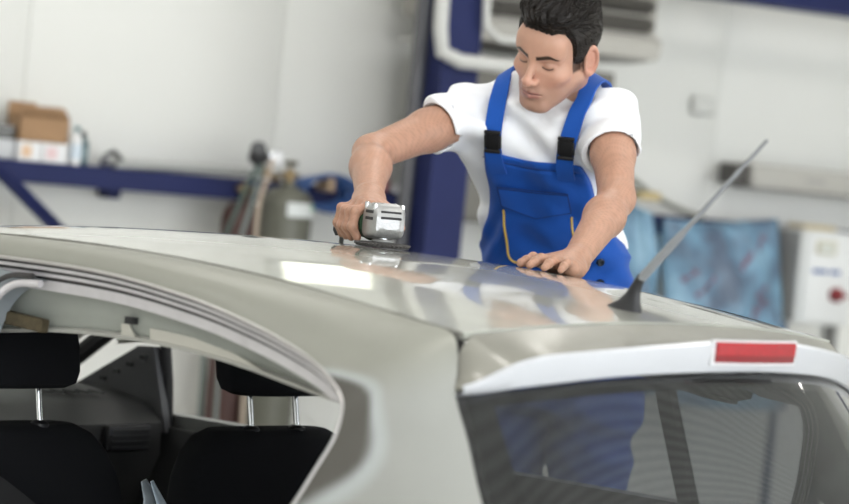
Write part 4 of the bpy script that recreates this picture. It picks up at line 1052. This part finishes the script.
M_hair = mat('dark_brown_hair', (.0085, .0055, .004), .45, bump=(260, .25, (1.0, .22, .5)), spec=.35)
V, Q = surface_nets(hair, (-.11, -.14, -.10), (.11, .13, .17), .0021); V = relax(hair, V, 1)
rs = np.random.RandomState(3); sel = V[(V[:, 2] > hairline(V)+.004) & (V[:, 2] > .0)]
sel = sel[rs.choice(len(sel), 1100, replace=False)]
tops = sstep(sel[:, 2], .060, .105)[:, None]
flow = tops*np.array([-.55, -.55, .30])+(1-tops)*np.stack([0*sel[:, 0], -.75+0*sel[:, 0], -.65+0*sel[:, 0]], 1)+rs.normal(0, .12, (len(sel), 3))
Pn = sel.copy(); chain = []; LEN = (.010+.030*tops)*rs.uniform(.7, 1.25, (len(sel), 1))
for k in range(7):
    g = grad(hair, Pn); g /= np.linalg.norm(g, axis=1)[:, None]
    lift = .0008+.0022*math.sin(math.pi*k/6)*tops
    chain.append(Pn+g*lift)
    t_ = flow-g*(flow*g).sum(1)[:, None]; t_ /= np.linalg.norm(t_, axis=1)[:, None]
    Pn = Pn+t_*LEN/6; Pn = Pn-g*hair(Pn)[:, None]
chain = np.stack(chain, 1)
hv = [V]; hq = [Q]; o_ = len(V)
rad = np.array([.0006, .0009, .0010, .0010, .0009, .0007, .0003])
T_ = np.gradient(chain, axis=1); T_ /= np.linalg.norm(T_, axis=2)[..., None]
a_ = np.cross(T_, np.array([.3, .2, .9])); a_ /= np.linalg.norm(a_, axis=2)[..., None]; b_ = np.cross(T_, a_)
ringv = np.stack([chain+(a_*math.cos(t)+b_*math.sin(t))*rad[None, :, None] for t in (0, 2.094, 4.189)], 2)   # n,7,3,3
nS = len(chain); ids = np.arange(nS*21).reshape(nS, 7, 3)+o_
for i in range(6):
    for k in range(3):
        hq.append(np.stack([ids[:, i, k], ids[:, i, (k+1) % 3], ids[:, i+1, (k+1) % 3], ids[:, i+1, k]], 1))
fast_mesh('hair', h2w(np.concatenate([V, ringv.reshape(-1, 3)])), np.concatenate(hq), M_hair, man)

# ---------------------------------------------------------------- clothes
def folds(P, k=1.0):
    x, y, z = P[..., 0], P[..., 1], P[..., 2]
    return k*1.7*(.0028*np.sin(38*z+26*x+2.2*np.sin(11*x+7*z))+.0024*np.sin(55*x-30*z+2.0*np.sin(17*z+5*y))+.0016*np.sin(90*z+40*y+3*np.sin(25*x)))
def tframe(P):
    z = np.clip(P[..., 2], spz[0], spz[-1])
    q = np.stack([P[..., 0]-smooth_interp(spz, spx, z), P[..., 1]-smooth_interp(spz, spy, z)], -1)
    return q @ LFT[:2], q @ FWD[:2]
def sleeve(P, S, E_, frac, r0, r1):
    ax = nrm(E_-S); e = S+(E_-S)*frac
    d_ = rcone(P, S-ax*.01, e+ax*.05, r0, r1)
    return smax(d_, (P-e) @ ax, .006), ax, e
def shirt_solid(P):
    d_ = smin(torso(P, .010), shoulders(P, .010), .035)
    return d_
ND = nrm(nrm(h2w(V3(0, -.03, -.05))-NECK)+V3(0, 0, .5)); NC = NECK+ND*(.020)+FWD*.006; NR = .066
def shirt(P):
    fd = folds(P, 1.3)
    u_, v_ = tframe(P); z_ = P[..., 2]
    under = np.maximum(sstep(-z_, -1.47, -1.42)*.014, .008*sstep(v_, .0, .03)*sstep(-z_, -1.645, -1.62)*(1-sstep(np.abs(u_-.01), .085, .115)))
    d_ = shirt_solid(P)+fd+under
    a_, axL, eL = sleeve(P, SL, EL, .43, .060, .0615); b_, axR, eR = sleeve(P, SR, ER, .38, .057, .0575)
    d_ = smin(d_, a_+fd*.9, .03); d_ = smin(d_, b_+fd*.9, .03)
    # keep sleeve openings clear around the arm
    for S, E_, e, ax in ((SL, EL, eL, axL), (SR, ER, eR, axR)):
        t_ = (P-e) @ ax
        d_ = np.where(t_ > -.03, smax(d_, -(upper_arm(P, S, E_)-.0045), .002), d_)
        r_ = np.linalg.norm(P-e-t_[..., None]*ax, axis=-1)
        d_ = np.where(r_ < .12, smax(d_, t_, .005), d_)
    # neck opening
    d_ = smax(d_, -rcone(P, NC, NC+ND*.25, NR, NR+.01), .006)
    return smax(d_, 1.30-P[..., 2], .01)
V, Q = surface_nets(shirt, (-1.40, .50, 1.28), (-.68, 1.20, 1.90), .0040); V = relax(shirt, V, 1)
M_shirt = mat('white_cotton', (.80, .81, .84), .9, bump=(420, .08), sheen=.15, spec=.2)
ts = fast_mesh('t_shirt', V, Q, M_shirt, man)
# collar rib
a_ = nrm(LFT-ND*(LFT@ND)); b_ = np.cross(ND, a_)
ring = []
for t in np.linspace(0, 2*math.pi, 49):
    dr_ = a_*math.cos(t)+b_*math.sin(t); h0, h1 = -.15, .16
    for _ in range(28):
        mdl = (h0+h1)/2
        if shirt_solid((NC+dr_*(NR+.003)+ND*mdl)[None])[0] < 0: h0 = mdl
        else: h1 = mdl
    ring.append(NC+dr_*(NR+.004)+ND*(max(h0, -.075)-.002))
ring = np.array(ring); ring[-1] = ring[0]
MB().tube(ring, .0065, 8, cap=False, squash=1.0).build('collar', M_shirt, ts)

# overalls: trousers with bib
BT = 1.655                                                     # top of the bib
def over_body(P): 
    return smin(smin(torso(P, .021), shoulders(P, .019), .03), legs(P, .024), .05)
def cloth_raw(P):
    u, v = tframe(P); z = P[..., 2]
    w_ = .0035*np.sin(75*u+22*z+2.5*np.sin(14*z+9*u))*sstep(z, 1.40, 1.55)+.0030*np.sin(95*z-40*u+3*np.sin(30*u))*sstep(-z, -1.62, -1.5)
    hem = -.0030*np.exp(-((z-(BT-.075*u-.004*np.cos(u*28)-.016))/.0035)**2)*0+.0030*np.exp(-((z-(BT-.075*u-.004*np.cos(u*28)-.018))/.003)**2)
    return over_body(P)+folds(P, .55)+w_*.8+hem+.004*np.sin(60*z+8*u)*sstep(-z, -1.42, -1.2)
def overalls(P):
    z = P[..., 2]; u, v = tframe(P)
    d_ = cloth_raw(P)
    hw = np.interp(z, [1.36, 1.42, 1.47, 1.52, 1.58, 1.66], [.30, .20, .150, .126, .112, .104])
    hw = hw+np.where(u < 0, .012*sstep(-z, -1.60, -1.45), .006)
    bib = smax(np.abs(u-.010)-hw, z-(BT-.075*u-.004*np.cos(u*28)), .006)
    bib = smax(bib, -v-.02, .01)
    side = z-(1.475+.0*u)                                      # waist band all round
    side = z-np.where(u > 0, 1.462, 1.36)
    reg = np.minimum(np.where(z > 1.30, bib, z-1.31), np.maximum(side, 0*z-1) if False else side+.0)
    reg = np.minimum(bib, side)
    return smax(d_, reg, .004)
V, Q = surface_nets(overalls, (-1.48, .58, PLAT+.075), (-.76, 1.38, 1.72), .0042); V = relax(overalls, V, 1)
M_blue = mat('royal_blue_twill', (.006, .072, .36), .75, bump=(520, .12, (1, 1, 1)), noise=(9, .12), spec=.25, sheen=.1)
ov = fast_mesh('overalls', V, Q, M_blue, man)
m = MB()
for F_ in (FOOTL, FOOTR):
    A = []
    for t, hw, ht in ((-.085, .02, .05), (-.075, .036, .085), (-.03, .042, .10), (.03, .044, .085), (.09, .048, .065), (.15, .046, .055), (.18, .03, .035), (.188, .008, .02)):
        A.append([F_+FWD*t+LFT*hw*math.cos(q)+V3(0, 0, -.02+ht*.5+ht*.5*math.sin(q)) for q in np.linspace(0, 2*math.pi, 17)])
    MB().grid(np.array(A)).build('shoe', M_rubber, man)

def front_hit(u, z, f, start=.40):
    """point on surface f seen from straight ahead of the man at lateral u, height z"""
    c = V3(float(smooth_interp(spz, spx, np.array(min(z, 1.84)))), float(smooth_interp(spz, spy, np.array(min(z, 1.84)))), z)
    p = c+LFT*u+FWD*start
    for _ in range(60):
        s_ = float(f(p[None])[0]); p = p-FWD*max(min(s_*.8, .05), -.01)
        if abs(s_) < 2e-4: break
    return p
def front_many(U, Z, f, start=.40):
    U = np.asarray(U, float).ravel(); Z = np.asarray(Z, float).ravel(); zz = np.clip(Z, spz[0], spz[-1])
    P = np.stack([smooth_interp(spz, spx, zz), smooth_interp(spz, spy, zz), Z], 1)+LFT*U[:, None]+FWD*start
    for _ in range(70): P = P-FWD*np.clip(f(P)*.75, -.01, .05)[:, None]
    return P
def fnormal(f, p): return nrm(grad(f, np.asarray(p)[None], 2e-3)[0])
def ribbon(name, path, f, width, thick, lift, material, parent):
    path = np.array(path); T = np.gradient(path, axis=0); A = []
    for p, t in zip(path, T):
        n_ = fnormal(f, p); sd = nrm(np.cross(nrm(t), n_)); A.append([p+n_*lift+sd*width*q for q in (-.5, -.25, 0, .25, .5)])
    A = np.array(A); N_ = np.array([[fnormal(f, p)*thick]*5 for p in path])
    return MB().grid(A, N_).build(name, material, parent)
def shirt_smooth(P):
    return smin(smin(torso(P, .012), shoulders(P, .012), .035), smin(sph(P, SL, .061), sph(P, SR, .059), .02), .03)
def strap_path(u0, u1, ztop, zback, n=40):
    """up the chest, over the shoulder, down the back, laid on the shirt"""
    pts = []
    for z in np.linspace(BT-.03, 1.76, 14):
        u = u0+(u1-u0)*(z-BT)/(1.80-BT); pts.append(front_hit(u, z, shirt_smooth))
    c = K(V3(-.945, .772, 1.76)); last = pts[-1]
    for a in np.linspace(.30, 2.6, 16):
        base_ = c+LFT*u1; dr_ = FWD*math.cos(a)*1.0+ZUP*math.sin(a)
        lo_r, hi_r = 0.0, .3
        for _ in range(24):
            mdl = (lo_r+hi_r)/2
            if shirt_smooth((base_+dr_*mdl)[None])[0] < 0: lo_r = mdl
            else: hi_r = mdl
        pts.append(base_+dr_*lo_r)
    return resample(pts, n)
BKZ = 1.688
for s_, u0, u1 in ((1, .090, .104), (-1, -.066, -.086)):
    path = strap_path(u0, u1, 1.8, 1.5)
    st = ribbon('strap', path, shirt_smooth, .037, .005, .0085, M_blue, ov)
    p = front_hit(u0+(u1-u0)*.2, BKZ, shirt_smooth); n_ = fnormal(shirt_smooth, p)
    upv = nrm(ZUP-n_*(ZUP@n_)); sd = np.cross(upv, n_); R = np.stack([sd, n_, upv], 1)
    bkl = MB().box(p+n_*.012, (.029, .010, .048), R, .003).build('buckle', mat('buckle_black', (.006, .006, .007), .5, spec=.2), st)
    m = MB()
    for dz in (-.021, .021): m.box(p+n_*.015+upv*dz, (.036, .008, .008), R, .002)
    for dx in (-.019, .019): m.box(p+n_*.012+sd*dx*.85, (.005, .010, .03), R, .002)
    m.build('buckle_frame', mat('buckle_edge', (.010, .010, .011), .4, spec=.3), st)
# chest pocket with flap and yellow piping
PK = dict(u0=-.068, u1=.080, zt=1.583, zb=1.425)
def pgrid(us, zs_fn, n1, n2, lift):
    U = []; Z = []
    for i in range(n1):
        q = i/(n1-1); zt_, zb_ = zs_fn(q)
        for j in range(n2): U.append(us[0]+(us[1]-us[0])*q); Z.append(zt_+(zb_-zt_)*j/(n2-1))
    return (front_many(U, Z, cloth_raw)+FWD*lift).reshape(n1, n2, 3)
A = pgrid((PK['u0'], PK['u1']), lambda q: (PK['zt']-.01, PK['zb']), 14, 16, .0025); pk = MB().grid(A, FWD*.003).build('pocket', M_blue, ov)
A = pgrid((PK['u0']-.004, PK['u1']+.004), lambda q: (PK['zt']+.004, PK['zt']-.036-.020*(1-abs(2*q-1))), 15, 8, .0085)
flp = A = A+FWD*(.0035*np.sin(np.linspace(0, 9, 15)))[:, None, None]*np.linspace(0, 1, 8)[None, :, None]
MB().grid(A, FWD*.003).build('pocket_flap', M_blue, pk)
M_stitch = mat('navy_stitch', (.002, .022, .12), .8)
for pts in (flp[:, 0]+FWD*.0035, flp[:, 1]*.5+flp[:, 0]*.5+FWD*.0035, flp[:, -1]+FWD*.0025, flp[0]+FWD*.003, flp[-1]+FWD*.003): MB().tube(pts, .0011, 5).build('stitching', M_stitch, pk)
uu = np.linspace(-.098, .108, 40); zz = BT-.075*uu-.004*np.cos(uu*28)-.017
MB().tube(front_many(uu, zz, cloth_raw)+FWD*.0008, .0011, 5).build('stitching', M_stitch, ov)
M_pipe = mat('yellow_piping', (.62, .42, .08), .6)
for path in ([(PK['u0']-.003, PK['zt']-.045), (PK['u0']-.004, 1.45), (PK['u0']-.004, PK['zb']+.02), (PK['u0']+.004, PK['zb']+.004), (PK['u0']+.02, PK['zb']), (0, PK['zb']), (PK['u1']-.02, PK['zb'])], [(PK['u1']+.002, PK['zt']-.045), (PK['u1']+.002, 1.46), (PK['u1']-.002, PK['zb'])]):
    pp_ = resample([(u, z, 0) for u, z in path], 40); pts = front_many(pp_[:, 0], pp_[:, 1], cloth_raw)+FWD*.006
    MB().tube(pts, .0026, 6).build('piping', M_pipe, pk)
# side placket with two buttons, hip piping
for (u, z) in ((.150, 1.446), (.150, 1.400)):
    c = V3(float(smooth_interp(spz, spx, np.array(z))), float(smooth_interp(spz, spy, np.array(z))), z); dr_ = nrm(LFT*1.0+FWD*.75)
    p = c+dr_*.35
    for _ in range(60): p = p-dr_*float(cloth_raw(p[None])[0])*.7
    n_ = fnormal(over_body, p)
    MB().lathe([(.0085, -.002), (.009, .003), (.007, .006), (.003, .005)], p, n_, 16).build('button', mat('dark_button', (.012, .02, .03), .35, .4), ov)

# ---------------------------------------------------------------- angle grinder
gr = empty('angle_grinder', GH); tag(gr, 'silver and green angle grinder held on the car roof by the man', 'grinder')
RG = np.stack([GA, GS, ZUP], 1)
M_alu = mat('cast_aluminium', (.40, .40, .40), .38, .7, noise=(60, .12), bump=(160, .15))
rows = []
ang = np.linspace(0, 2*math.pi, 33)
for al, hw, z0, z1, ex in ((-.034, .028, -.028, .030, .5), (-.030, .033, -.030, .038, .5), (-.012, .035, -.029, .042, .40), (.008, .035, -.027, .042, .38), (.020, .034, -.025, .036, .38), (.027, .030, -.018, .026, .42), (.030, .018, -.008, .012, .6)):
    rows.append([gp(al, hw*np.sign(math.cos(a))*abs(math.cos(a))**ex, (z0+z1)/2+(z1-z0)/2*np.sign(math.sin(a))*abs(math.sin(a))**ex) for a in ang])
m = MB(); m.grid(np.array(rows)); m.add(rows[0][:-1], [tuple(range(31, -1, -1))]); m.add(rows[-1][:-1], [tuple(range(32))])
gh = m.build('gear_head', M_alu, gr)
for k in range(2): MB().box(gp(.003, .0352, .024-k*.013), (.030, .003, .006), RG, .001).build('vent_slot', M_rubber, gh, False)
for k in range(2): MB().box(gp(.0265-.003*k, .0, .014+k*.011), (.008, .044, .005), RG, .001).build('front_slot', M_rubber, gh, False)
for (a, b, c) in ((-.020, .030, .036), (.014, .029, .035), (-.020, -.030, .036), (.014, -.029, .035)):
    MB().lathe([(.0055, -.006), (.0055, .004), (.004, .006), (.002, .0045)], gp(a, b, c), ZUP, 12).build('screw', M_chrome, gh)
MB().lathe([(.033, 0), (.035, .003), (.035, .010), (.033, .013)], gp(-.047, 0, 0), GA, 28).build('collar_ring', mat('tool_green', (.035, .085, .045), .45), gr)
MB().lathe([(.026, 0), (.031, .012), (.0315, .05), (.030, .08), (.032, .11), (.028, .125)], gp(-.172, 0, 0), GA, 28).build('motor_housing', mat('tool_dark_green', (.03, .06, .04), .45), gr)
MB().tube(resample([gp(-.17, 0, 0), gp(-.20, 0, 0), gp(-.20, 0, 0)+V3(-.10, .12, -.016), V3(-1.22, .46, 1.45), V3(-1.38, .68, 1.36), V3(-1.52, .86, 1.05), V3(-1.6, .95, .5), V3(-1.65, 1.05, .02), V3(-1.9, 1.6, .01)], 40), .005, 8).build('power_cord', M_rubber, gr)
zr_ = float(roof_z(GH[0], GH[1]))-GH[2]
MB().lathe([(.012, zr_+.012), (.012, -.02)], GH, ZUP, 16).build('spindle', M_chrome, gr)
MB().lathe([(.020, zr_+.011), (.022, zr_+.013), (.020, zr_+.017), (.012, zr_+.018)], GH, ZUP, 20).build('flange_nut', M_steelgrey, gr)
dk = MB().lathe([(.010, zr_+.004), (.047, zr_+.002), (.052, zr_+.0025), (.052, zr_+.0045), (.044, zr_+.010), (.020, zr_+.012)], GH, ZUP, 40).build('flap_disc', mat('disc_grit', (.055, .052, .05), .9, bump=(500, .6)), gr)
for k in range(36):
    a = 2*math.pi*k/36; c, s = math.cos(a), math.sin(a)
    MB().box(GH+V3(c*.045, s*.045, zr_+.0075), (.020, .0065, .002), np.array(Euler((.45, .28, 0)).to_matrix()).T @ np.eye(3) if False else np.array((Matrix.Rotation(a, 3, 'Z') @ Matrix.Rotation(.5, 3, 'X'))), 0).build('flap', mat('flap_grit', (.075, .07, .068), .95), dk, False)
MB().tube([gp(-.128+.002*k, .036, -.012-.006*(k % 2)) for k in range(1)]+[gp(-.13, .040, -.006), gp(-.128, .041, -.022), gp(-.122, .040, -.030)], [.006, .0075, .0075, .006], 10).build('switch_slider', M_darkplastic, gr)

# ---------------------------------------------------------------- work platform the man stands on
wp = empty('work_platform', (-1.03, 1.18, 0)); tag(wp, 'low grey steel step platform the man stands on behind the car', 'platform')
MB().box((-1.03, 1.20, PLAT-.02), (1.0, .62, .038), None, .006).build('deck', mat('checker_plate', (.22, .22, .22), .5, .6, bump=(60, .4)), wp)
for sx in (-1, 1):
    for sy in (-1, 1):
        MB().box((-1.03+sx*.46, 1.20+sy*.27, (PLAT-.04)/2), (.04, .04, PLAT-.04), None, .004).build('leg', M_steelgrey, wp)
for sx in (-1, 1): MB().box((-1.03+sx*.46, 1.20, .10), (.025, .5, .025), None, .003).build('stretcher', M_steelgrey, wp)
